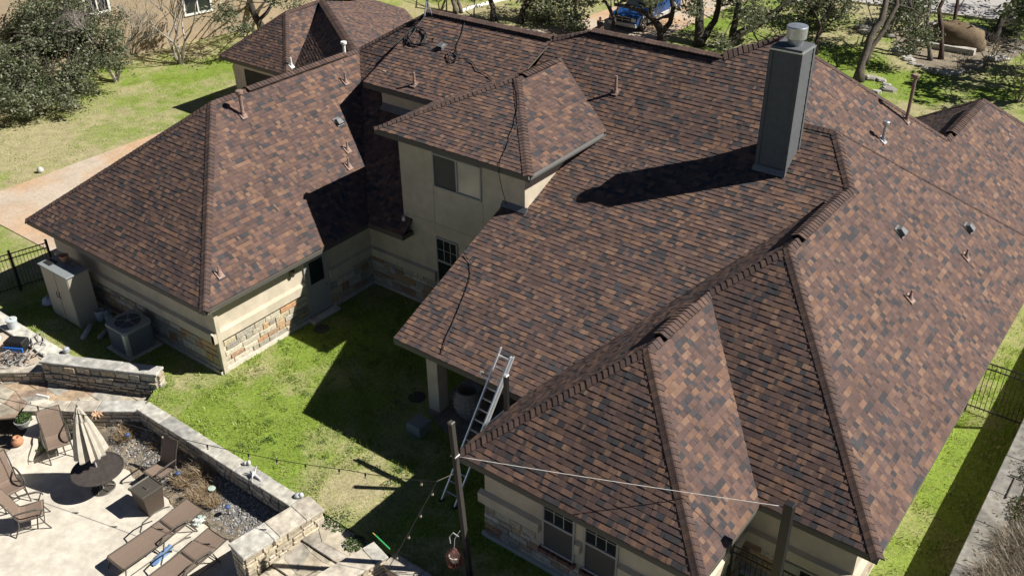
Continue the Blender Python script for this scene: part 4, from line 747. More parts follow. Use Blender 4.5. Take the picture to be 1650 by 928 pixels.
tree('thin reddish-brown trunk in the middle of the rock-edged bed', 1516, 96, [([(1516, 96), (1517, 60), (1515, 35), (1513, 15), (1520, 0), (1522, -30)], 1, .8)], [(dpt(1520, -60, 58), (2.4, 2.4, 1.1), 36)], .13, .1, 24, 15, bark=(.06, .035, .03))
tree('thin reddish-brown trunk beside the domed rock shelter', 1537, 74, [([(1537, 74), (1538, 45), (1540, 20), (1544, -5), (1545, -30)], 1, .8)], [(dpt(1560, -60, 60), (2.4, 2.4, 1.1), 36)], .12, .1, 24, 16, bark=(.06, .035, .03))
tree('short grey forked stem at the front of the rock-edged bed', 1499, 98, [([(1499, 98), (1497, 75), (1492, 58), (1496, 20), (1500, 0), (1498, -20)], 1, .5)], [(dpt(1490, 60, 55), (.6, .6, .5), 8), (dpt(1500, -30, 57), (2, 2, 1), 26)], .13, .09, 24, 17, bark=(.12, .1, .085))
tree('dark spreading oak at the top right edge beside the road', 1600, 66, [([(1598, 66), (1608, 48), (1620, 20), (1640, -5)], 1, .6), ([(1610, 48), (1635, 28), (1660, 5)], .7, .5)],
    [(dpt(1622, 48, 58), (1.3, 1.2, .5), 18), (dpt(1640, 25, 58), (1.3, 1.3, .7), 20), (dpt(1650, -40, 60), (4, 4, 1.8), 80)], .26, .1, 26, 18)
bare('bare twiggy shrub reaching in from the right edge above the far gable', 1640, 165, 4.6, 21, 5, .05, .55, (.2, .175, .15), 5); bare('bare grey shrub at the right end of the rock-edged bed', 1590, 110, 2.6, 22, 5, .03, .6, (.18, .155, .13), 4)
bare('low bare brush around the rock shelter', 1545, 112, 1.6, 24, 6, .02, .7, (.14, .12, .1), 4)
for i, (u, v) in enumerate(((1700, 60), (1760, 130), (1690, 150))):   # oaks just right of the frame: their shade streaks the front lawn
    p = g(u, v, 0); tree(('spreading oak beyond the right edge, nearest the road', 'spreading oak beyond the right edge, behind the bare shrubs', 'low oak beyond the right edge, beside the far gable')[i], u, v, [([(u, v), (u+5, v-60), (u-5, v-130)], 1, .5)], [((p.x, p.y, 4.2), (3.6, 3.6, 1.5), 70), ((p.x-2, p.y+1, 3.6), (2, 2, 1), 26)], .25, .13, 24, 40+i)
# domed rock shelter and rock border of the front bed
B = MB(); p = g(1538, 74, 0); rr = random.Random(4); L = []
for k in range(7):
    f = k/6; z = 1.35*math.sin(f*PI/2); R = math.cos(f*PI/2)**.6+.02; L.append([(p.x+1.75*R*math.cos(q*PI/8)*rr.uniform(.9, 1.08), p.y+1.0*R*math.sin(q*PI/8)*rr.uniform(.88, 1.08), z*rr.uniform(.92, 1.05)) for q in range(16)])
B.loft(L, (.17, .12, .07)); tag(B.build('rock_shelter', M['stone'], smooth=True), 'rounded brown rock shelter standing in the rock-edged front bed', 'rock'); B = MB(); B.box(p.x-1.9, p.x+1.4, p.y-1.35, p.y-.9, 0, .32, (.42, .4, .35)); 
tag(B.build('stone_ledge', M['stone']), 'pale low stone ledge in front of the rounded brown rock shelter', 'stone')
sheet('front_bed', [tuple(g(u, v)[:2]) for u, v in ((1440, 75), (1452, 92), (1480, 108), (1520, 120), (1575, 112), (1640, 92), (1665, 70), (1600, 55), (1560, 44), (1490, 38), (1440, 50))], .012, M['mulch'])
rr = random.Random(9)
def rock(c, r, col):
    B = MB(); L = []
    ph = rr.uniform(0, 6); el = rr.uniform(.5, .9)
    for zz, k in ((-.2, 1), (.2, 1), (.42, .75)): L.append([(c[0]+r*k*math.cos(q*1.05+ph)*rr.uniform(.7, 1.25), c[1]+r*k*el*math.sin(q*1.05+ph)*rr.uniform(.7, 1.2), r*zz*rr.uniform(.7, 1.2)) for q in range(6)])
    B.loft(L, col); return B.build('border_rock', M['stone'])
bp = [(1388, 48), (1398, 54), (1408, 42), (1418, 34), (1432, 60), (1448, 84), (1455, 90), (1462, 97), (1470, 104), (1482, 107), (1494, 113), (1506, 117), (1520, 119), (1535, 118), (1550, 114), (1562, 110), (1574, 103), (1600, 98), (1612, 96), (1500, 40), (1515, 39), (1560, 45), (1575, 50), (1588, 56), (1405, 128), (1420, 131), (1428, 138), (1432, 146), (1412, 150), (1630, 85), (1645, 80)]
for (u, v) in bp:
    s = rr.uniform(.22, .55) if (u, v) not in ((1398, 54), (1388, 48), (1408, 42)) else .6
    tag(rock(g(u, v), s, rr.choice(((.34, .32, .28), (.27, .25, .22), (.42, .4, .36)))), 'pale limestone rock in the broken ring edging the front beds', 'rock', 'limestone rocks edging the front beds')
B = MB(); pp = [g(u, v) for u, v in ((742, 20), (760, 14), (790, 6), (815, 0), (850, -12))]; B.tube([(q.x, q.y, .05) for q in pp], .12, 6); tag(B.build('stone_edging', M['white']), 'curved pale edging strip behind the left ridge', 'edging')
# ---------------------------------------------------------------- neighbour's house
nh = thing('neighbour_house', 'tan stucco house with white-framed windows beyond the left lawn', 'house', (-42, 20, 0))
NX = -39.6; M['tan'] = mat('tan_stucco', (.40, .31, .21), .9, nscale=4, namt=.08, stain=.1)
NA = Vector((-39.9, 17.8, 0)); ND = Vector((.2, 1, 0)).normalized(); NN = Vector((ND.y, -ND.x, 0))
def nh_at(u, v): d = ray(u, v); k = (NA-CAM).dot(NN)/d.dot(NN); p = CAM+d*k; return (p-NA).dot(ND), p.z
MM = Matrix(((ND.x, NN.x, 0, NA.x), (ND.y, NN.y, 0, NA.y), (0, 0, 1, 0), (0, 0, 0, 1)))
B = MB(); B.box(-24, 24, -10, 0, 0, 6.4, M=MM); B.build('wall', M['tan'], nh)
B = MB(); B.loft([[(-24.5, -11, 6.4), (-24.5, .35, 6.4), (24.5, .35, 6.4), (24.5, -11, 6.4)], [(-18, -6, 9), (-18, -5, 9), (18, -5, 9), (18, -6, 9)]], M=MM); B.build('roof', M['fascia'], nh)
for (ul, ur, vb, hgt) in ((297, 343, 22, 1.6), (138, 179, 22, 1.5)):
    a0, z0 = nh_at(ul, vb+4); a1, z1_ = nh_at(ur, vb-3); z0 = (z0+z1_)/2; z1 = z0+hgt; F = MB()
    for (p0, p1, q0, q1) in ((a0, a1, z1-.12, z1), (a0, a1, z0, z0+.12), (a0, a0+.12, z0+.12, z1-.12), (a1-.12, a1, z0+.12, z1-.12), ((a0+a1)/2-.04, (a0+a1)/2+.04, z0+.12, z1-.12)): F.box(p0, p1, -.03, .07, q0, q1, M=MM)
    f = F.build('window', M['white'], nh); G_ = MB(); G_.box(a0+.1, a1-.1, -.02, .02, z0+.1, z1-.1, M=MM); G_.build('pane', M['glass'], f)
# ================================================================ TRUCK
tk = thing('pickup_truck', 'blue pickup truck with silver lower trim parked on the front driveway', 'pickup truck', (0, 0, 0))
Bd = MB(); prof = [(-2.85, .62), (-2.85, 1.12), (-1.05, 1.14), (-1.0, 1.16), (.95, 1.16), (1.1, 1.13), (2.3, 1.02), (2.62, .9), (2.7, .62)]
def side(y, ins): return [(x, y*(1-ins*(z > 1.05)), z) for x, z in prof]
secs = []
for y, ins in ((-1.0, .0), (-.93, .0), (.93, .0), (1.0, .0)): secs.append([(x*(1 if abs(y) < .98 else .995), y, z if abs(y) < .98 else z-.06*(z > .9)) for x, z in prof]+[(2.6, y, .42), (-2.8, y, .42)])
Bd.loft(secs)
Bd.loft([[(-1.0, -.9, 1.14), (1.0, -.9, 1.14), (1.0, .9, 1.14), (-1.0, .9, 1.14)], [(-.9, -.74, 1.74), (.1, -.74, 1.76), (.1, .74, 1.76), (-.9, .74, 1.74)], [(-.8, -.68, 1.79), (.02, -.68, 1.81), (.02, .68, 1.81), (-.8, .68, 1.79)]])
Bd.build('body', M['blue'], tk, smooth=False)
B = MB(); B.box(-2.75, -1.1, -.82, .82, 1.11, 1.15); B.build('cargo_bed', M['rubber'], tk); B = MB()
for y in (-.9, .9): B.box(-2.8, -1.08, min(y, y*1.06), max(y, y*1.06), 1.1, 1.2)
B.box(-2.85, -2.78, -.9, .9, 1.1, 1.2); B.build('bed_rail', M['blue'], tk)
B = MB(); B.loft([[(1.0, -.8, 1.17), (1.0, .8, 1.17), (.99, .8, 1.2), (.99, -.8, 1.2)], [(.16, -.68, 1.72), (.16, .68, 1.72), (.13, .68, 1.73), (.13, -.68, 1.73)]]); B.build('windscreen', M['glass'], tk)
for s in (-1, 1):
    B = MB(); B.loft([[(-.85, s*.895, 1.2), (.8, s*.895, 1.2), (.8, s*.87, 1.2), (-.85, s*.87, 1.2)], [(-.82, s*.775, 1.66), (.12, s*.775, 1.68), (.12, s*.75, 1.68), (-.82, s*.75, 1.66)]]); B.build('side_window', M['glass'], tk)
    B = MB(); B.loft([[(-1.35, s*1.0, .36), (1.25, s*1.0, .36), (1.25, s*1.0, .62), (-1.35, s*1.0, .62)], [(-1.35, s*1.03, .38), (1.25, s*1.03, .38), (1.25, s*1.02, .6), (-1.35, s*1.02, .6)]]); B.build('rocker_panel', M['silver'], tk)
    B = MB(); B.bbox(2.52, 2.68, min(s*.6, s*.93), max(s*.6, s*.93), .68, .9, .02); B.build('headlight', M['silver'], tk)
    B = MB(); B.bbox(.62, .78, min(s*1.0, s*1.2), max(s*1.0, s*1.2), 1.2, 1.42, .03); B.build('mirror', M['black'], tk)
    for x in (-1.78, 1.78):
        MM = Matrix.Translation((x, s*.9, .4)) @ Matrix.Rotation(PI/2, 4, 'X'); B = MB(); B.lathe([(.24, -.12), (.38, -.12), (.405, -.07), (.405, .07), (.38, .12), (.24, .12)], n=28, M=MM); w = B.build('wheel', M['rubber'], tk, smooth=False)
        B = MB(); B.lathe([(.25, -.1), (.25, .1), (.06, .1*1.2), (.05, .13)], n=28, M=MM)
        for k in range(5):
            a = 2*PI*k/5; B.box(.05, .24, -.035, .035, -s*.12-.01, -s*.12+.01, M=MM @ Matrix.Rotation(a, 4, 'Z'))
        B.build('rim', M['alu'], w)
        B = MB(); arc = [(x+.47*math.cos(a), s*1.02, .42+.47*math.sin(a)) for a in [PI*q/10 for q in range(11)]]; B.tube(arc, .055, 6); B.build('fender_flare', M['silver'], tk)
B = MB(); B.bbox(2.62, 2.78, -.98, .98, .38, .6, .03); B.build('bumper', M['silver'], tk); B = MB(); B.box(2.56, 2.7, -.55, .55, .62, .93); gr = B.build('grille', M['black'], tk); B = MB(); B.box(2.7, 2.73, -.55, .55, .755, .79); B.box(2.7, 2.73, -.02, .02, .64, .92); B.box(2.7, 2.73, -.56, .56, .91, .94); B.build('grille_bar', M['silver'], gr)
p = g(1022, 60, 0); q = g(1068, 36, 0); tk.location = (-18.75, 40.7, .035); tk.rotation_euler = (0, 0, math.radians(-90)); ORI[tk] = Vector((0, 0, 0))
# ================================================================ PERSON by the truck
hp = g(967, 30, 1.62); pr = thing('person', 'person in dark clothes standing at the nose of the blue truck', 'person', (hp.x, hp.y, 0.03))
def skin(name, V, Ed, R, m, parent):
    me = bpy.data.meshes.new(name); me.from_pydata(V, Ed, []); o = bpy.data.objects.new(name, me); link(o); o.parent = parent; md = o.modifiers.new('skin', 'SKIN')
    for i, r in enumerate(R): me.skin_vertices[0].data[i].radius = (r, r)
    me.skin_vertices[0].data[0].use_root = True; sb = o.modifiers.new('sub', 'SUBSURF'); sb.levels = 1; sb.render_levels = 2; me.materials.append(m); return o
V = [(0, 0, .92), (0, 0, 1.15), (0, 0, 1.36), (0, 0, 1.46), (.01, 0, 1.56), (.01, 0, 1.68), (0, .19, 1.38), (.03, .26, 1.1), (.16, .22, .9), (0, -.19, 1.38), (.02, -.27, 1.1), (.14, -.24, .88), (0, .1, .88), (.01, .11, .48), (-.02, .11, .08), (.14, .12, .04), (0, -.1, .88), (.03, -.11, .48), (0, -.11, .08), (.16, -.12, .04), (.2, .2, .84), (.18, -.23, .82)]
Ed = [(0, 1), (1, 2), (2, 3), (3, 4), (4, 5), (2, 6), (6, 7), (7, 8), (2, 9), (9, 10), (10, 11), (0, 12), (12, 13), (13, 14), (14, 15), (0, 16), (16, 17), (17, 18), (18, 19), (8, 20), (11, 21)]
Rr = [.14, .13, .15, .055, .09, .075, .065, .045, .03, .065, .045, .03, .09, .06, .04, .035, .09, .06, .04, .035, .03, .03]
body = skin('body', V, Ed, Rr, M['skin'], pr)
def over(name, V, Ed, R, m): return skin(name, V, Ed, R, m, pr)
over('shirt', [(0, 0, .95), (0, 0, 1.15), (0, 0, 1.36), (0, .19, 1.38), (.02, .25, 1.15), (0, -.19, 1.38), (.01, -.26, 1.15)], [(0, 1), (1, 2), (2, 3), (3, 4), (2, 5), (5, 6)], [.155, .15, .165, .08, .06, .08, .06], M['cloth_dark'])
over('trousers', [(0, 0, .94), (0, .1, .86), (.01, .11, .48), (-.02, .11, .1), (0, -.1, .86), (.03, -.11, .48), (0, -.11, .1)], [(0, 1), (1, 2), (2, 3), (0, 4), (4, 5), (5, 6)], [.15, .105, .075, .06, .105, .075, .06], M['cloth_dark'])
B = MB(); B.lathe([(.02, .1), (.075, .085), (.095, .04), (.098, -.01), (.085, -.06)], (-.012, 0, 1.69), 14, (.02, .015, .012)); B.build('hair', M['attr_matte'], pr, smooth=True)
pr.rotation_euler = (0, 0, 1.2)
# ================================================================ PATIO
PZ = -.9
def place(o, x, y, rz, z=PZ, label=None, sc=None):
    o.location = (x, y, z); o.rotation_euler = (0, 0, rz)
    if sc: o.scale = (sc, sc, sc)
    if label: o['label'] = label
    return o
def sheet_loft(B, prof, w, t=.012):                          # a sling stretched between two rails; prof = [(x, z)]
    L = [[(x, -w/2, z), (x, -w/6, z-.012), (x, w/6, z-.012), (x, w/2, z), (x, w/2, z-t), (x, w/6, z-t-.012), (x, -w/6, z-t-.012), (x, -w/2, z-t)] for x, z in prof]; B.loft(L)
def make_chair():
    c = thing('patio_chair', 'x', 'patio chair', (0, 0, 0), 'sling chairs round the patio table')
    B = MB(); sheet_loft(B, [(.29, .43), (.26, .45), (.1, .425), (-.1, .405), (-.2, .42), (-.24, .47)], .5); B.build('seat', M['sling'], c)
    B = MB(); sheet_loft(B, [(-.235, .475), (-.27, .6), (-.33, .8), (-.41, 1.02), (-.47, 1.12), (-.49, 1.11)], .5); B.build('backrest', M['sling'], c)
    for s in (-1, 1):
        y = s*.275; B = MB()
        B.tube([(.31, y, .42), (.1, y, .41), (-.2, y, .41), (-.26, y, .5), (-.35, y, .82), (-.48, y, 1.13)], .018, 8); B.build('side_rail', M['metal_dark'], c)
        B = MB(); B.tube([(-.3, y*1.08, .67), (-.1, y*1.14, .69), (.2, y*1.14, .67), (.31, y*1.12, .62), (.33, y*1.1, .55)], [.016, .022, .024, .02, .014], 8); B.build('armrest', M['metal_dark'], c)
        B = MB(); B.tube([(.3, y*1.1, .62), (.2, y*1.05, .42), (.27, y*1.05, .2), (.36, y*1.05, .0)], .016, 8); B.build('leg', M['metal_dark'], c)
        B = MB(); B.tube([(-.24, y, .5), (-.26, y*1.03, .3), (-.4, y*1.05, .0)], .016, 8); B.build('leg', M['metal_dark'], c)
    for a_, b_ in (((.26, -.28, .21), (.26, .28, .21)), ((-.28, -.28, .25), (-.28, .28, .25)), ((.3, -.27, .42), (.3, .27, .42)), ((-.48, -.27, 1.13), (-.48, .27, 1.13)), ((.26, -.28, .22), (-.28, -.28, .24)), ((.26, .28, .22), (-.28, .28, .24))): B = MB(); B.tube([a_, b_], .012, 6); B.build('crossbar', M['metal_dark'], c)
    return c
ch0 = make_chair()
place(ch0, -8.6, -2.7, math.radians(272), label='brown sling patio chair standing behind the wicker bin, facing the round table', sc=1.12)
for x, y, a, l in ((-12.05, -3.75, -22, 'brown sling patio chair left of the closed umbrella, its back to the planting'), (-11.35, -5.6, -8, 'large brown sling patio chair at the left edge, seen from its right arm'), (-10.0, -5.75, 62, 'brown sling patio chair turned away, its backrest toward the camera')):
    k = copy_tree(ch0); place(k, x, y, math.radians(a), label=l, sc=1.14)
def make_chaise():
    c = thing('chaise_lounge', 'x', 'chaise lounge', (0, 0, 0), 'sling chaise lounges on the patio')
    B = MB(); sheet_loft(B, [(0, .36), (.04, .4), (.5, .39), (1.0, .385), (1.5, .4), (1.53, .39)], .66); B.build('seat', M['sling'], c)
    B = MB(); sheet_loft(B, [(1.58, .41), (1.62, .43), (1.9, .46), (2.3, .49), (2.42, .5), (2.46, .47)], .66); B.build('backrest', M['sling'], c)
    for s in (-1, 1):
        y = s*.355; B = MB(); B.tube([(0, y, .34), (.05, y, .4), (.8, y, .385), (1.55, y, .4), (2.44, y, .49)], .02, 8); B.build('side_rail', M['metal_dark'], c)
        B = MB(); B.tube([(1.0, y*1.1, .4), (1.15, y*1.2, .6), (1.5, y*1.22, .66), (1.8, y*1.2, .62), (1.95, y*1.15, .56)], .02, 8); B.build('armrest', M['metal_dark'], c)
        for x0, x1 in ((.08, -.02), (1.2, 1.05), (2.0, 2.12)):
            B = MB(); B.tube([(x0, y, .39), (x1, y*1.08, 0)], .017, 8); B.build('leg', M['metal_dark'], c)
        B = MB(); B.tube([(0, y*1.05, .1), (1.1, y*1.05, .1), (2.1, y*1.05, .08)], .012, 6); B.build('runner', M['metal_dark'], c)
    for x, z in ((.0, .36), (1.55, .385), (2.45, .485), (1.05, .05), (2.1, .06)): B = MB(); B.tube([(x, -.36, z), (x, .36, z)], .014, 6); B.build('crossbar', M['metal_dark'], c)
    return c
cz0 = make_chaise(); place(cz0, -6.68, -5.42, math.radians(90), label='long brown sling chaise lounge lying flat in front of the wicker bin')
k = copy_tree(cz0); place(k, -5.3, -5.75, math.radians(91), label='long brown sling chaise lounge beside the cream block wall')
# round table and closed umbrella
tb = thing('patio_table', 'round dark patio table with a ring base, the umbrella through its middle', 'table', (-9.75, -3.85, PZ)); tx, ty = -9.75, -3.85
M['table_top'] = mat('table_top', (.06, .05, .046), .55, nscale=9, namt=.25)
B = MB(); B.lathe([(.04, .66), (.62, .66), (.67, .675), (.7, .70), (.7, .725), (.665, .73), (.65, .715), (.04, .715)], (tx, ty, PZ), 48); B.build('tabletop', M['table_top'], tb)
B = MB(); B.lathe([(.3, 0), (.33, .02), (.3, .04), (.27, .02)], (tx, ty, PZ), 32)
for q in range(6):
    a = q*PI/3; B.tube([(tx+.3*math.cos(a), ty+.3*math.sin(a), PZ+.03), (tx+.12*math.cos(a), ty+.12*math.sin(a), PZ+.12), (tx+.08*math.cos(a), ty+.08*math.sin(a), PZ+.5), (tx+.25*math.cos(a), ty+.25*math.sin(a), PZ+.66)], .014, 6)
B.build('ring_base', M['metal_dark'], tb)
um = thing('patio_umbrella', 'closed beige patio umbrella leaning slightly over the round table', 'umbrella', (tx, ty, PZ))
u0 = Vector((tx, ty, PZ)); u1 = Vector((-10.12, -3.72, 1.72)); ax = (u1-u0).normalized()
B = MB(); B.tube([u0, u1], .022, 10); B.build('pole', M['alu'], um)
sx = ax.orthogonal().normalized(); sy = ax.cross(sx)
def fold(B, prof, n=9, amp=.42, ph=0, sd=1):
    r = random.Random(sd); ja = [r.uniform(.75, 1.2) for _ in range(2*n)]; L = []
    for tt, R in prof:
        c = u0.lerp(u1, tt); ring = []
        for q in range(2*n*2):
            a = 2*PI*q/(4*n)+ph; f = (1 if q % 4 == 0 else (1-amp) if q % 4 == 2 else 1-amp*.55)*ja[q//2 % (2*n)]; rr_ = R*(f if R > .05 else 1); ring.append(c+(sx*math.cos(a)+sy*math.sin(a))*rr_)
        L.append(ring)
    B.loft(L)
B = MB(); fold(B, [(.405, .40), (.42, .43), (.55, .37), (.75, .25), (.9, .13), (.97, .05)]); cn = B.build('canopy', M['canvas'], um)
B = MB(); fold(B, [(.84, .2), (.86, .2), (.93, .13), (1.0, .04)], ph=.15, sd=4); B.build('vent_flap', M['canvas'], cn)
B = MB(); B.tube([u0.lerp(u1, .995), u0.lerp(u1, 1.03)], [.035, .01], 8); B.build('finial', M['metal_dark'], um)
# wicker bin
wb = thing('waste_bin', 'tall dark brown wicker bin with a recessed lid standing beside the round table', 'bin', (-8.02, -3.5, PZ))
B = MB(); c0 = (-8.02, -3.5)
def sq(h, z): return [(c0[0]-h, c0[1]-h, z), (c0[0]+h, c0[1]-h, z), (c0[0]+h, c0[1]+h, z), (c0[0]-h, c0[1]+h, z)]
B.loft([sq(.24, PZ), sq(.3, -.22), sq(.31, -.2)]); B.build('bin_body', M['wicker'], wb)
B = MB(); B.loft([sq(.33, -.2), sq(.335, -.14), sq(.31, -.13), sq(.29, -.16)]); B.box(c0[0]-.07, c0[0]+.1, c0[1]-.05, c0[1]+.05, -.165, -.135); B.build('lid', M['metal_dark'], wb)
# small things on the patio, the walls and the terrace
def lump(name, label, cat, c, r, col, n=3, mt='attr_matte', sd=1, flat=.5):
    rr = random.Random(sd); B = MB(); L = []
    for i in range(8):
        a = PI*i/7; L.append([(c[0]+r*math.sin(a)*math.cos(q*PI/7)*rr.uniform(.7, 1.2)+.001, c[1]+r*math.sin(a)*math.sin(q*PI/7)*rr.uniform(.7, 1.2), c[2]+r*flat*(1-math.cos(a))*rr.uniform(.85, 1.1)) for q in range(14)])
    B.loft(L, col, cap0=False, cap1=False); return tag(B.build(name, M[mt], smooth=True), label, cat)
p = g(322, 838, -.85); B = MB(); rr = random.Random(6)
for k in range(16):
    a = rr.uniform(0, 6.28); q = .17*math.sqrt(rr.random()); pts = [(p.x+q*math.cos(a)+.1*math.cos(a+w*1.4)*rr.uniform(.5, 1), p.y+q*math.sin(a)+.1*math.sin(a+w*1.4)*rr.uniform(.5, 1), PZ+.02+.07*rr.random()*(1.3-q*4)) for w in range(4)]
    B.tube(pts, [.015, rr.uniform(.03, .05), rr.uniform(.02, .05), .012], 6, rr.choice(((.55, .56, .53), (.42, .46, .44), (.6, .6, .57), (.25, .33, .3))))
tag(B.build('crumpled_towel', M['attr_matte'], smooth=True), 'crumpled white and grey towel on the patio behind the farther chaise', 'towel')
B = MB(); a = g(250, 905, -.85); b = g(272, 885, -.85)
rr = random.Random(2); L = []
for i in range(9):
    f = i/8; c = a.lerp(b, f); L.append([(c.x+.13*rr.uniform(.7, 1)*math.cos(q*PI/4), c.y+.13*rr.uniform(.6, 1)*math.sin(q*PI/4), PZ+.07+.07*math.sin(q*PI/4)*(.4+f)) for q in range(8)])
B.loft(L, (.16, .28, .5)); tag(B.build('pool_float', M['attr']), 'blue pool float lying folded between the two chaise lounges', 'pool float')
def bucket(name, label, x, y, z, r0, r1, h, col, lid=None, cat='bucket'):
    t = thing(name, label, cat, (x, y, z)); B = MB(); B.lathe([(r0, 0), (r1, h), (r1*1.06, h), (r1*1.06, h+.025), (r1*.96, h+.025), (r1*.9, h-.02), (r0*.9, .03)] if not lid else [(r0, 0), (r1, h-.03)], (x, y, z), 24, col); B.build('bucket_body', M['attr'], t)
    if lid: B = MB(); B.lathe([(r1*1.07, h-.04), (r1*1.08, h), (r1*.95, h+.012), (.03, h+.01)], (x, y, z), 24, lid); B.tube([(x-.08, y, z+h+.01), (x, y, z+h+.035), (x+.08, y, z+h+.01)], .01, 6, (.3, .3, .3)); B.build('lid', M['attr'], t)
    return t
p = g(22, 528, .1); bucket('bucket', 'translucent grey bucket with a lid standing on the left terrace coping', p.x, p.y, .1, .14, .17, .34, (.45, .5, .52), (.5, .55, .56))
p = g(166, 512, 0); bucket('bucket', 'open white bucket on its own beside the air conditioner', p.x+.05, p.y-.1, 0, .13, .155, .36, (.55, .56, .58))
for i, (u, v) in enumerate(((158, 502), (167, 499), (178, 500))):
    p = g(u, v, 0); B = MB(); B.lathe([(.12, 0), (.13, .01), (.13, .33), (.1, .36), (.04, .37), (.04, .41), (.01, .41)], (-15.8+.3*i, .5-.12*(i == 1), 0), 18, (.26, .33, .31)); tag(B.build('gas_bottle', M['attr']), ('leftmost of the three small greenish cylinders beside the cabinet', 'middle one of the three small greenish cylinders beside the cabinet', 'rightmost of the three small greenish cylinders beside the cabinet')[i], 'canister')
a = g(134, 545, .1); b = g(146, 524, .1); B = MB(); B.tube([a, b], .085, 12, (.42, .44, .46)); tag(B.build('plastic_pipe', M['attr'], smooth=True), 'short grey ribbed pipe lying on the shaded grass near the cabinet', 'pipe')
a = g(160, 545, .08); b = g(173, 532, .08); B = MB(); B.tube([a, b], .09, 12, (.3, .31, .3)); tag(B.build('plastic_pipe', M['attr'], smooth=True), 'stubby dark pipe lying at the foot of the air conditioner', 'pipe')
p = g(80, 492, 0); lump('white_bag', 'crumpled white bag on the shaded ground left of the cabinet', 'bag', (p.x, p.y, 0), .2, (.5, .5, .55), sd=5, flat=.9)
# outdoor power unit and coiled hoses on the terrace
bx = thing('compressor_box', 'black box with a bright blue end standing beside the tangled hoses', 'tool box', (-17.6, -2.6, .0)); c = g(30, 562, 0); MM = Matrix.Translation((c.x, c.y, 0)) @ Matrix.Rotation(.5, 4, 'Z'); ORI[bx] = Vector((0, 0, 0)); bx.location = (0, 0, 0)
B = MB(); B.bbox(-.32, .32, -.2, .2, .02, .38, .03, M=MM); B.build('box_body', M['black'], bx); B = MB(); B.bbox(-.34, .32, -.24, -.2, .02, .2, .01, (.02, .16, .6), M=MM); B.lathe([(.07, 0), (.07, .02), (.03, .02)], (0, 0, 0), 14, (.01, .01, .01), M=MM @ Matrix.Translation((-.15, -.25, .11)) @ Matrix.Rotation(PI/2, 4, 'X')); B.build('front_panel', M['attr'], bx)
rr = random.Random(12); B = MB()
for k in range(15):
    p = g(rr.uniform(-5, 62), rr.uniform(575, 592), 0); R = rr.uniform(.15, .38); ph = rr.uniform(0, 6); el = rr.uniform(.4, .9); rot = rr.uniform(0, 3.14); pts = []
    for q in range(18):
        a = ph+q*.42; x = R*math.cos(a)*(1+.1*math.sin(q)); y = R*el*math.sin(a); pts.append((p.x+x*math.cos(rot)-y*math.sin(rot), p.y+x*math.sin(rot)+y*math.cos(rot), .03+.14*abs(math.sin(q*.7+ph))))
    B.tube(pts, .014, 5, rr.choice(((.35, .34, .33), (.08, .08, .08), (.2, .19, .18))))
for pts in ([(62, 552), (60, 538), (68, 534), (73, 545), (66, 556)], [(52, 555), (66, 550), (74, 556), (64, 566), (50, 574)], [(40, 575), (55, 560), (50, 545), (60, 537)]):
    B.tube([g(u, v, .12+.1*(i % 2)) for i, (u, v) in enumerate(pts)], .02, 6, (.3, .3, .29))
tag(B.build('hose_pile', M['attr'], smooth=True), 'tangled pile of grey and black hoses on the sunny terrace at the left', 'hoses')
p = g(4, 560, 0); lump('paper_sack', 'torn white sack beside the black and blue box', 'sack', (p.x-.35, p.y-.1, 0), .28, (.6, .57, .5), sd=8, flat=.7)
p = g(108, 568, .1); B = MB(); B.lathe([(.06, 0), (.1, .05), (.1, .16), (.05, .2), (.03, .2)], (p.x, p.y, .1), 16, (.35, .36, .4)); tag(B.build('jug', M['attr']), 'small dark metal jug on the coping behind the rough stone wall', 'jug')
p = g(30, 716, -.45); B = MB(); B.lathe([(.06, 0), (.14, .06), (.17, .14), (.15, .23), (.09, .27), (.1, .3), (.07, .3), (.07, .2)], (p.x, p.y, -.47), 22); tag(B.build('clay_pot', M['terracotta'], smooth=True), 'round terracotta pot on the curved stucco wall', 'pot')
def plant(name, label, cat, c, rad, h, n, cols, seed=1, leaf=.05, grass=False):
    r = random.Random(seed); B = MB()
    for k in range(n):
        a = r.uniform(0, 6.28); q = rad*math.sqrt(r.random()); x, y = c[0]+q*math.cos(a), c[1]+q*math.sin(a); f_ = r.uniform(.65, 1.25); col = tuple(v*f_ for v in r.choice(cols))
        if grass:
            a2 = r.uniform(0, 6.28); d = Vector((math.cos(a2)*r.uniform(.1, 1.2), math.sin(a2)*r.uniform(.1, 1.2), 1)).normalized(); s = Vector((-math.sin(a2), math.cos(a2), 0))*.006; p = Vector((c[0]+q*.75*math.cos(a), c[1]+q*.75*math.sin(a), c[2])); a = a2; hh = h*r.uniform(.5, 1.1); m = p+d*hh*.6; e = p+d*hh+Vector((math.cos(a), math.sin(a), -.5))*hh*.25
            B.face([p-s, p+s, m+s, m-s], col); B.face([m-s, m+s, e], col)
        else:
            z = c[2]+h*r.random()*(1-.5*q/rad); u = Vector((r.gauss(0, 1), r.gauss(0, 1), r.gauss(0, .5))).normalized(); w = u.cross(Vector((r.gauss(0, 1), r.gauss(0, 1), r.gauss(0, 1)))).normalized(); s = leaf*r.uniform(.6, 1.3); p = Vector((x, y, z)); B.face([p-u*s, p+w*s*.5, p+u*s, p-w*s*.5], col)
    return tag(B.build(name, M['leaf']), label, cat)
DG = ((.46, .36, .23), (.55, .45, .3), (.36, .27, .17), (.3, .2, .12)); GR = ((.05, .1, .025), (.08, .14, .03), (.11, .17, .05))
dl = ['dry tan grass clump just right of the closed umbrella', 'dry tan grass clump near the upper end of the gravel bed', 'dry rust-brown grass clump at the patio edge behind the sling chair', 'wispy tall dry grass clump in the middle of the gravel bed', 'dry brown grass clump right of the tall wispy one', 'low rust-brown grass clump at the patio edge near the bin', 'dry grass clump close under the coping wall', 'low dry grass clump behind the towel']
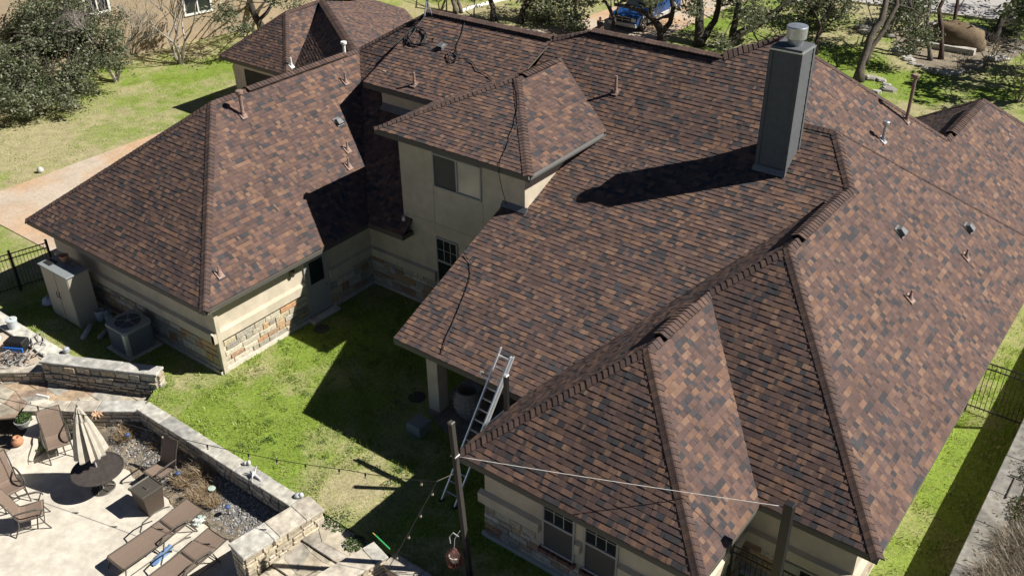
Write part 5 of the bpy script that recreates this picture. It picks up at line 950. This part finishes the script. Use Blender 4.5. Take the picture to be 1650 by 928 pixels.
for i, (u, v, rad, h) in enumerate(((205, 700, .45, .3), (222, 690, .4, .35), (300, 775, .4, .3), (335, 765, .35, .55), (342, 782, .4, .3), (318, 800, .4, .25), (262, 716, .4, .3), (345, 808, .3, .2))):
    p = g(u, v, -.68); plant('dry_grass', dl[i], 'dry grass', (p.x, p.y, -.72), rad, h*1.2, 520, DG, 60+i, grass=True)
gl = ['bushy green plant in front of the diagonal wall', 'low green plants beside the reclining chair', 'green plant tucked between the umbrella and the wall', 'small green sprout at the foot of the coping near its middle', 'small green sprout at the foot of the coping, right of the others', 'leafy plant in the grey tub by the curved wall', 'bushy green weed on the lawn at the end of the cream block wall', 'green plants with pale flowers at the bottom of the picture beyond the steps', 'green weeds at the edge of the stone steps']
for i, (u, v, z, rad, h, n) in enumerate(((100, 678, -.7, .42, .35, 900), (68, 712, -.75, .45, .3, 900), (160, 668, -.6, .3, .3, 400), (276, 706, -.5, .15, .15, 120), (315, 728, -.5, .16, .15, 120), (38, 676, -.2, .22, .3, 420), (548, 832, .0, .5, .09, 900), (612, 922, -.5, .4, .3, 900), (572, 874, .0, .28, .12, 420))):
    p = g(u, v, z); plant('leafy_plant', gl[i], 'plant', (p.x, p.y, z-.05), rad, h, n, GR, 80+i, .035)
p = g(38, 684, -.35); B = MB(); B.lathe([(.15, 0), (.22, .2), (.23, .24), (.2, .24), (.18, .2)], (p.x, p.y, -.42), 20, (.3, .3, .28)); tag(B.build('planter_tub', M['attr_matte']), 'grey tub holding a leafy plant by the curved wall', 'planter')
for i, (u, v) in enumerate(((368, 767), (342, 790))):
    p = g(u, v, -.6); st = thing('solar_light', ('pale green disc light on a stake nearer the coping', 'pale green disc light on a stake nearer the patio')[i], 'garden light', (p.x, p.y, -.75), 'disc lights staked in the gravel bed'); B = MB(); B.lathe([(.02, .2), (.1, .21), (.11, .235), (.1, .25), (.02, .255)], (p.x, p.y, -.75), 20, (.4, .5, .42)); B.build('lamp_disc', M['attr'], st); B = MB(); B.tube([(p.x, p.y, -.8), (p.x, p.y, -.54)], .012, 6); B.build('stake', M['metal_dark'], st)
for i, (u, v) in enumerate(((287, 764), (206, 702), (367, 818))):
    p = g(u, v, -.5); st = thing('path_light', ('dark blue glass path light in the bed behind the sling chair', 'dark path light beside the umbrella canopy', 'dark blue glass path light in the gravel near the cream wall')[i], 'garden light', (p.x, p.y, -.75), 'dark path lights in the bed'); B = MB(); B.lathe([(.05, .25), (.07, .28), (.07, .31), (.02, .34)], (p.x, p.y, -.75), 14, (.05, .09, .22)); B.build('lamp_head', M['attr'], st); B = MB(); B.tube([(p.x, p.y, -.85), (p.x, p.y, -.5)], .01, 6); B.build('stake', M['metal_dark'], st)
def ornament(u, v, label, parts, z=.1, cat='ornament'):
    p = g(u, v, z); B = MB()
    for (dx, dy, dz, r, h, col) in parts: B.lathe([(r*.6, 0), (r, h*.3), (r*.9, h*.75), (r*.35, h)], (p.x+dx, p.y+dy, z+dz), 12, col)
    return tag(B.build('garden_ornament', M['attr'], smooth=True), label, cat)
ornament(396, 748, 'small white figurine on the coping, leftmost of three', ((0, 0, 0, .06, .1, (.5, .5, .47)), (.09, .05, 0, .05, .15, (.6, .6, .58)), (-.07, -.03, 0, .04, .06, (.5, .48, .44))))
ornament(480, 800, 'white shell-shaped ornament on the coping near the cream wall', ((0, 0, 0, .1, .1, (.45, .46, .48)), (.08, .05, 0, .07, .14, (.5, .52, .55))))
p = g(410, 768, .1); B = MB(); B.tube([p+Vector((-.3, -.1, .05)), p+Vector((0, .02, .06)), p+Vector((.3, .0, .04))], [.01, .045, .01], 6, (.5, .5, .52)); B.tube([p+Vector((-.15, .1, .02)), p+Vector((-.02, 0, .16)), p+Vector((.08, -.15, .04))], [.01, .035, .01], 6, (.6, .6, .6)); B.tube([p+Vector((.02, -.2, .02)), p+Vector((.0, .02, .1)), p+Vector((-.1, .2, .2))], [.01, .03, .008], 6, (.45, .45, .47)); B.tube([p+Vector((.1, -.15, .05)), p+Vector((.14, -.2, -.35))], .014, 5, (.55, .5, .45))
tag(B.build('driftwood_bird', M['attr'], smooth=True), 'grey bird-like ornament with spread wings on the middle of the coping', 'ornament')
B = MB(); p = g(158, 677, -.3); 
for k in range(9): a = k*.7; B.tube([p+Vector((0, 0, .2)), p+Vector((.12*math.cos(a), .12*math.sin(a), .25)), p+Vector((.2*math.cos(a), .2*math.sin(a), .16))], [.01, .03, .005], 5, (.5, .32, .2))
tag(B.build('dried_plant', M['attr_matte']), 'curled brown dried leaves on the edge of the diagonal wall', 'plant')
B = MB(); p = g(6, 752, -.45)
for k in range(12):
    a = k*.9; B.tube([(p.x+.16*math.cos(a+q*.5)*(1-.05*q), p.y+.16*math.sin(a+q*.5), -.44+.05*q+.03*math.sin(k)) for q in range(6)], .018, 5, (.62, .66, .72))
tag(B.build('white_garland', M['attr'], smooth=True), 'pile of white looped garland on the curved wall at the left edge', 'garland')
# ---------------------------------------------------------------- side yard: air conditioner, cabinet, fence
ac = thing('air_conditioner', 'grey outdoor air conditioner with a round fan grille beside the left wing', 'air conditioner', (-13.75, .1, 0)); B = MB(); M['ac'] = mat('ac_paint', (.22, .24, .25), .5, namt=.08)
B.bbox(-14.4, -13.1, -.5, .72, -.02, .06, .01); B.build('pad', M['concrete'], ac); ax0, ax1, ay0, ay1, ah = -14.3, -13.2, -.42, .6, 1.0
B = MB()
def rr_sq(i, z, c=.12): x0, x1, y0, y1 = ax0+i, ax1-i, ay0+i, ay1-i; return [(x0+c, y0, z), (x1-c, y0, z), (x1, y0+c, z), (x1, y1-c, z), (x1-c, y1, z), (x0+c, y1, z), (x0, y1-c, z), (x0, y0+c, z)]
B.loft([rr_sq(.03, .06), rr_sq(.03, ah-.1)])
for k in range(20): z = .1+k*.04; B.loft([rr_sq(.03, z), rr_sq(.0, z+.008), rr_sq(.0, z+.02), rr_sq(.03, z+.026)])
B.build('louvred_case', M['ac'], ac); B = MB(); B.loft([rr_sq(-.02, ah-.1), rr_sq(-.02, ah-.02), rr_sq(.02, ah), rr_sq(.1, ah-.001)]); B.build('top_cover', M['ac'], ac)
cx_, cy_ = (ax0+ax1)/2, (ay0+ay1)/2; B = MB(); B.lathe([(.41, ah+.001), (.41, ah+.006), (.05, ah+.006)], (cx_, cy_, 0), 32); B.build('fan_opening', M['black'], ac); B = MB()
for R in (.1, .16, .22, .28, .34, .4): B.tube([(cx_+R*math.cos(a*PI/16), cy_+R*math.sin(a*PI/16), ah+.02) for a in range(33)], .005, 4)
for k in range(5): a = k*PI*.4; B.tube([(cx_, cy_, ah+.02), (cx_+.42*math.cos(a), cy_+.42*math.sin(a), ah+.015)], .018, 4)
B.lathe([(.09, ah+.01), (.09, ah+.03), (.02, ah+.035)], (cx_, cy_, 0), 20); B.build('fan_grille', M['ac'], ac)
B = MB(); B.bbox(ax1-.16, ax1+.012, ay0-.012, ay0+.1, .1, ah-.1, .01); B.build('corner_panel', M['alu'], ac)
cb = thing('storage_cabinet', 'tall beige two-door outdoor cabinet standing against the left wing', 'cabinet', (-16.9, 0, 0)); B = MB(); M['beige'] = mat('beige_plastic', (.36, .33, .27), .6, namt=.08)
B.bbox(-17.7, -16.1, -.34, .4, 0, 1.92, .01); B.build('cabinet_body', M['beige'], cb)
for x0, x1 in ((-17.68, -16.92), (-16.88, -16.12)): B = MB(); B.bbox(x0, x1, -.365, -.345, .05, 1.88, .004); B.build('door', M['beige'], cb)
B = MB(); B.tube([(-16.98, -.37, 1.15), (-16.98, -.41, 1.12), (-16.98, -.41, .95), (-16.98, -.37, .92)], .012, 6); B.tube([(-16.82, -.37, 1.15), (-16.82, -.41, 1.12), (-16.82, -.41, .95), (-16.82, -.37, .92)], .012, 6); B.build('handle', M['black'], cb)
B = MB(); B.bbox(-17.76, -16.05, -.4, .44, 1.925, 1.965, .008); B.build('cabinet_top', M['ac'], cb)
B = MB(); B.lathe([(.1, 0), (.15, .2), (.155, .24), (.13, .24), (.12, .2)], (-17.1, .22, 1.965), 20); tag(B.build('clay_pot', M['terracotta']), 'terracotta pot standing on top of the beige cabinet', 'pot')
for i, (x, y) in enumerate(((-16.75, .3), (-16.6, .1), (-16.45, .28))): B = MB(); B.tube([(x-.15, y-.1, 1.98), (x, y, 2.1), (x+.16, y+.05, 1.98)], .012, 5, (.08, .06, .05)); tag(B.build('dry_stick', M['attr_matte']), ('dark stick beside the terracotta pot on the cabinet', 'dark stick in the middle of the cabinet top', 'dark stick at the right end of the cabinet top')[i], 'stick')
B = MB(); B.bbox(-17.65, -17.25, -.25, .05, 1.967, 1.99, .004); tag(B.build('black_mat', M['rubber']), 'small black mat lying on the left of the cabinet top', 'mat')
def fence(name, label, p0, p1, h, z0=0, post=2.4, gap=.115, posts=None, cat='fence', endpost=True):
    t = thing(name, label, cat, (p0[0], p0[1], z0)); a, b = Vector(p0), Vector(p1); d = b-a; L = d.length; d.normalize(); R = MB()
    for z in (h-.02, h-.2, .18): R = MB(); R.loft([[(a.x-d.y*.015, a.y+d.x*.015, z0+z-.016), (a.x+d.y*.015, a.y-d.x*.015, z0+z-.016), (a.x+d.y*.015, a.y-d.x*.015, z0+z+.016), (a.x-d.y*.015, a.y+d.x*.015, z0+z+.016)], [(b.x-d.y*.015, b.y+d.x*.015, z0+z-.016), (b.x+d.y*.015, b.y-d.x*.015, z0+z-.016), (b.x+d.y*.015, b.y-d.x*.015, z0+z+.016), (b.x-d.y*.015, b.y+d.x*.015, z0+z+.016)]]); R.build('rail', M['black'], t)
    K = MB(); n = int(L/gap)
    for k in range(1, n): q = a+d*(k*L/n); K.tube([(q.x, q.y, z0+.08), (q.x, q.y, z0+h)], .009, 4)
    K.build('pickets', M['black'], t); m = max(1, round(L/post))
    for k in range(m+1): q = a+d*(k*L/m); P = MB(); P.bbox(q.x-.035, q.x+.035, q.y-.035, q.y+.035, z0, z0+h+.12, .012); P.build('post', M['black'], t)
    return t
fence('metal_fence', 'black metal picket fence beside the beige cabinet', (-19.75, .95), (-20.35, -1.45), 1.5, post=1.35)
fence('metal_fence', 'black metal picket fence across the right side yard', (8.55, 12.6), (10.12, 12.6), 1.75, post=1.6)
fence('metal_fence', 'black metal railing in the dark recess beside the near wing', (6.08, 2.25), (8.0, 2.25), 1.7, post=2)
B = MB(); B.lathe([(.1, 0), (.14, .06), (.14, .15), (.08, .24), (.02, .27)], (g(66, 278).x, g(66, 278).y, 0), 18, (.5, .48, .44)); tag(B.build('stone_ball', M['attr'], smooth=True), 'pale round ball on the driveway edge at the far left', 'ball')
# ---------------------------------------------------------------- courtyard
B = MB(); B.bbox(-3.8, -3.3, 2.2, 2.72, 0, .34, .02, (.2, .235, .22)); tag(B.build('utility_box', M['attr']), 'low grey-green utility box on the shaded courtyard grass', 'utility box')
for i, (u, v) in enumerate(((518, 530), (672, 640))):
    p = g(u, v, 0); B = MB(); B.lathe([(.26, 0), (.26, .015), (.02, .02)], (p.x, p.y, .0), 26, (.06, .055, .05)); tag(B.build('drain_cover', M['attr_matte']), ('round dark cover sunk in the shaded grass near the back door', 'round dark cover in the grass beside the porch column')[i], 'cover')
p = g(606, 488, 0); B = MB(); B.tube([(p.x, p.y, 0), (p.x, p.y, .4)], .02, 6, (.14, .2, .04)); tag(B.build('garden_stake', M['attr']), 'short yellow-green stake in the shaded courtyard grass', 'stake')
pt = thing('carved_urn', 'big dark carved pottery urn on the shaded porch', 'urn', (-2.75, 3.6, .06)); B = MB(); c = (-2.75, 3.75, .06)
B.lathe([(.2, 0), (.3, .12), (.42, .4), (.44, .6), (.38, .8), (.3, .88), (.34, .94), (.36, .99), (.29, .99), (.24, .9), (.22, .6)], c, 30, (.26, .23, .21))
for q in range(20):
    a = q*PI/10
    for z in (.3, .45, .6, .72): r = .4 if z < .35 else .44 if z < .7 else .41; B.tube([(c[0]+r*math.cos(a), c[1]+r*math.sin(a), c[2]+z), (c[0]+(r+.02)*math.cos(a+.08), c[1]+(r+.02)*math.sin(a+.08), c[2]+z+.06)], .018, 5, (.4, .36, .33))
B.build('urn_body', M['attr_matte'], pt)
for i, (x, y) in enumerate(((-.9, 4.2), (-2.0, 5.2))): 
    k = copy_tree(ch0); place(k, x, y, math.radians((200, 250)[i]), .06, ('sling chair in the dark of the porch behind the ladder', 'sling chair deep in the shaded porch behind the urn')[i], 1.0); k['group'] = 'sling chairs in the porch'
# ladder against the porch eave
ld = thing('extension_ladder', 'aluminium extension ladder leaning on the porch eave', 'ladder', (-1.0, .95, 0))
f0, f1 = Vector((-1.22, .72, 0)), Vector((-.78, .72, 0)); t0, t1 = Vector((-.78, 2.72, 3.78)), Vector((-.34, 2.72, 3.78))
def rail(name, a, b, off=Vector((0, 0, 0)), w=.035):
    B = MB(); B.loft([[tuple(q+off+Vector(o)) for o in ((-w/2, -.04, 0), (w/2, -.04, 0), (w/2, .04, 0), (-w/2, .04, 0))] for q in (a, b)]); B.build(name, M['alu'], ld)
rail('side_rail', f0, t0); rail('side_rail', f1, t1)
up = (t0-f0).normalized(); fw = Vector((0, -.06, .03))
rail('fly_rail', f0.lerp(t0, .38)+Vector((.04, 0, 0)), t0+up*.12+Vector((.04, 0, 0)), fw); rail('fly_rail', f1.lerp(t1, .38)-Vector((.04, 0, 0)), t1+up*.0-Vector((.04, 0, 0)), fw)
for k in range(14): a = f0+up*(.3+.3*k); B = MB(); B.tube([a, a+Vector((.44, 0, 0))], .02, 6); B.build('rung', M['alu'], ld)
for a in (f0, f1): B = MB(); B.bbox(a.x-.05, a.x+.05, a.y-.06, a.y+.06, 0, .05, .01); B.build('foot', M['rubber'], ld)
B = MB(); a = f0.lerp(t0, .83)+Vector((-.02, -.08, .02)); B.tube([a+Vector((.35, 0, 0)), a, a+Vector((-.12, 0, .0)), a+Vector((-.2, 0, .05)), a+Vector((-.18, 0, .13)), a+Vector((-.1, 0, .13))], .018, 6); B.build('standoff_hook', M['alu'], ld)
a = f1.lerp(t1, .55)+fw; B = MB(); B.tube([a, a.lerp(t1, .4)+Vector((.35, -.05, -.1))], .014, 6); B.build('brace_rod', M['alu'], ld)
# posts, string lights, white rope
def post(name, label, x, y, z0, z1, r, m='wood_dark', cat='post', cap=None):
    t = thing(name, label, cat, (x, y, z0)); B = MB(); B.bbox(x-r, x+r, y-r, y+r, z0, z1, .01); B.build('shaft', M[m], t)
    if cap: B = MB(); B.bbox(x-r-.005, x+r+.005, y-r-.005, y+r+.005, z1-.02, z1+.02, .01); B.build('cap', M[cap], t)
    return t
LPX, LPY, LPZ = .72, -.82, 4.55
lp = thing('light_post', 'tall brown timber post carrying the string lights in front of the near wing', 'post', (.97, -.79, -.6)); tp = g(727, 681, LPZ); bp_ = g(757, 928, 0); bt = bp_+(bp_-tp)*.14; B = MB()
B.loft([[(q.x+a*.055, q.y+b*.055, q.z) for a, b in ((-1, -1), (1, -1), (1, 1), (-1, 1))] for q in (bt, tp)]); B.build('shaft', M['wood_dark'], lp); B = MB(); B.bbox(tp.x-.06, tp.x+.06, tp.y-.06, tp.y+.06, tp.z-.02, tp.z+.03, .01); B.build('cap', M['metal_dark'], lp)
post('light_post', 'dark square post at the right in the recess of the near wing', 7.27, 1.82, 0, 3.98, .095, 'black')
post('light_post', 'short dark post top showing between the ladder and the valley of the roof', .02, 1.95, 0, 3.85, .05, 'black', cap='alu')
# rope
def sag(a, b, s, n=24): return [a.lerp(b, k/n)-Vector((0, 0, s*4*(k/n)*(1-k/n))) for k in range(n+1)]
ra = Vector((LPX+.06, LPY, 0)); rb = Vector((7.2, 1.8, 3.86))
def vz(x, y, v):                                             # height on a vertical line seen at photo row v
    lo, hi = -2, 12
    for _ in range(50):
        m = (lo+hi)/2; d = Vector((x, y, m))-CAM
        if 464-FPX*d.dot(UP)/d.dot(AH) > v: lo = m
        else: hi = m
    return lo
ra.z = vz(LPX, LPY, 733)
B = MB(); B.tube(sag(ra, rb, .03), .008, 6, (.62, .6, .56)); B.tube([ra+Vector((-.1, -.07, .0)), ra+Vector((-.1, .07, .01)), ra+Vector((.02, .08, 0)), ra+Vector((.02, -.07, 0))], .018, 6, (.62, .6, .56)); tag(B.build('rope', M['attr_matte'], smooth=True), 'white rope stretched between the two tall posts over the near roof', 'rope')
def strand(label, pts, bulbs, s=.25):
    t = thing('string_lights', label, 'string lights', tuple(pts[0])); B = MB()
    path = []
    for i in range(len(pts)-1): path += sag(pts[i], pts[i+1], s[i] if isinstance(s, tuple) else s)
    B.tube(path, .009, 5); B.build('cable', M['rubber'], t)
    for k in range(len(path)//2, len(path)) if False else range(bulbs):
        q = path[int((k+.6)*(len(path)-1)/bulbs)]; B = MB(); B.lathe([(.02, 0), (.024, -.06), (.02, -.08)], q, 8, (.01, .01, .01)); so_ = B.build('socket', M['black'], t)
        B = MB(); B.lathe([(.015, -.08), (.03, -.11), (.028, -.14), (.01, -.16)], q, 10); B.build('bulb', M['bulb'], so_)
    return t
pj = Vector((LPX, LPY, 0)); pj.z = vz(LPX, LPY, 762)
def lv(u, v, z): return g(u, v, z)
j = lv(704, 775, 3.55)
B = MB(); B.tube([pj, j], .012, 5); tag(B.build('guy_wire', M['metal_dark']), 'short wire from the brown post to the junction of the string lights', 'wire')
strand('string lights running left from the brown post over the lawn to the patio', [j, lv(560, 757, 2.6), lv(400, 731, 2.2), lv(180, 676, 2.0), lv(-40, 632, 2.2)], 13, (.05, .04, .05, .05))
strand('string lights running down from the junction to the bottom edge by the steps', [j, lv(612, 938, 1.6)], 5, .04)
# hanging feeder on the brown post
hf = thing('hanging_basket', 'rusty wire basket with a white-rimmed pot hanging by the brown post', 'hanging basket', tuple(lv(733, 900, .55)))
c = lv(733, 905, .6); B = MB(); B.lathe([(.19, -.02), (.2, 0), (.17, .02), (.04, .0)], c, 22, (.25, .08, .05)); 
for q in range(16): a = q*PI/8; B.tube([(c.x+.19*math.cos(a), c.y+.19*math.sin(a), c.z), (c.x+.2*math.cos(a), c.y+.2*math.sin(a), c.z+.28), (c.x+.03*math.cos(a), c.y+.03*math.sin(a), c.z+.42)], .006, 4, (.22, .08, .055))
B.build('wire_basket', M['attr'], hf); B = MB(); B.lathe([(.09, .03), (.13, .2), (.14, .21), (.14, .23), (.115, .23), (.1, .16)], c, 22, (.62, .55, .46)); B.build('pot', M['attr'], hf)
B = MB(); B.tube([(c.x, c.y, c.z+.42), (c.x+.02, c.y+.02, c.z+.75), (c.x+.12, c.y+.1, c.z+1.0)], .008, 5); B.tube([(c.x-.1, c.y, c.z+.55), (c.x-.12, c.y, c.z+.75), (c.x, c.y, c.z+.95), (c.x+.15, c.y+.02, c.z+.9)], .012, 5); B.build('hook', M['silver'], hf)
a, b = lv(605, 862, .35), lv(628, 884, .3); B = MB(); B.tube([a, b], .018, 6, (.05, .4, .12)); B.tube([a, a+(a-b)*.18], .014, 6, (.6, .45, .1)); tag(B.build('green_pole', M['attr']), 'bright green rod with a yellow tip lying over the wall right of the steps', 'pole')
# tall dry grasses and brush on the bank beyond the boundary wall
bl = ['dry brown brush at the bottom right corner', 'dry tan grasses beyond the boundary wall, second clump from the bottom', 'mixed green and tan brush beyond the middle of the boundary wall', 'dark green brush beyond the wall near the T-shaped bar', 'dry grasses beyond the wall level with the picket fence']
BD = ((.2, .15, .1), (.28, .21, .14), (.14, .11, .08), (.34, .27, .18), (.09, .1, .05))
for i, (x, y) in enumerate(((11.4, 5.2), (11.5, 6.5), (11.6, 7.9), (11.5, 9.5), (11.5, 11.6))):
    plant('dry_brush', bl[i], 'brush', (x, y, .9), 1.0, .6, 5200, BD if i in (0, 1, 4) else GR+BD+((.03, .05, .02),), 100+i, grass=(i in (0, 1, 4)), leaf=.035)
r_ = random.Random(77); B = MB()                             # leaf litter and twigs fallen over the wall and bank
for k in range(5200):
    x = 10.75+abs(r_.gauss(0, .9)) if r_.random() < .9 else r_.uniform(10.25, 10.75); y = r_.uniform(-2, 20); z = (.905 if x > 10.73 else 1.083)+r_.uniform(.005, .03); u_ = Vector((r_.gauss(0, 1), r_.gauss(0, 1), r_.gauss(0, .35))).normalized(); w_ = u_.cross(Vector((0, 0, 1))).normalized(); s_ = r_.uniform(.02, .07); f_ = r_.uniform(.6, 1.3); c_ = Vector((x, y, z))
    B.face([c_-u_*s_, c_+w_*s_*.3, c_+u_*s_, c_-w_*s_*.3], tuple(v*f_ for v in r_.choice(BD)))
tag(B.build('leaf_litter', M['attr_matte']), 'dead leaves and twigs strewn over the bank beyond the boundary wall', 'leaf litter', kind='stuff')
B = MB(); B.tube([(10.5, 9.0, 1.1), (10.5, 8.1, 1.12)], .022, 6); B.tube([(10.36, 9.0, 1.12), (10.66, 9.0, 1.12)], .022, 6); tag(B.build('metal_bar', M['metal_dark']), 'dark T-shaped metal bar lying on the boundary wall', 'bar')
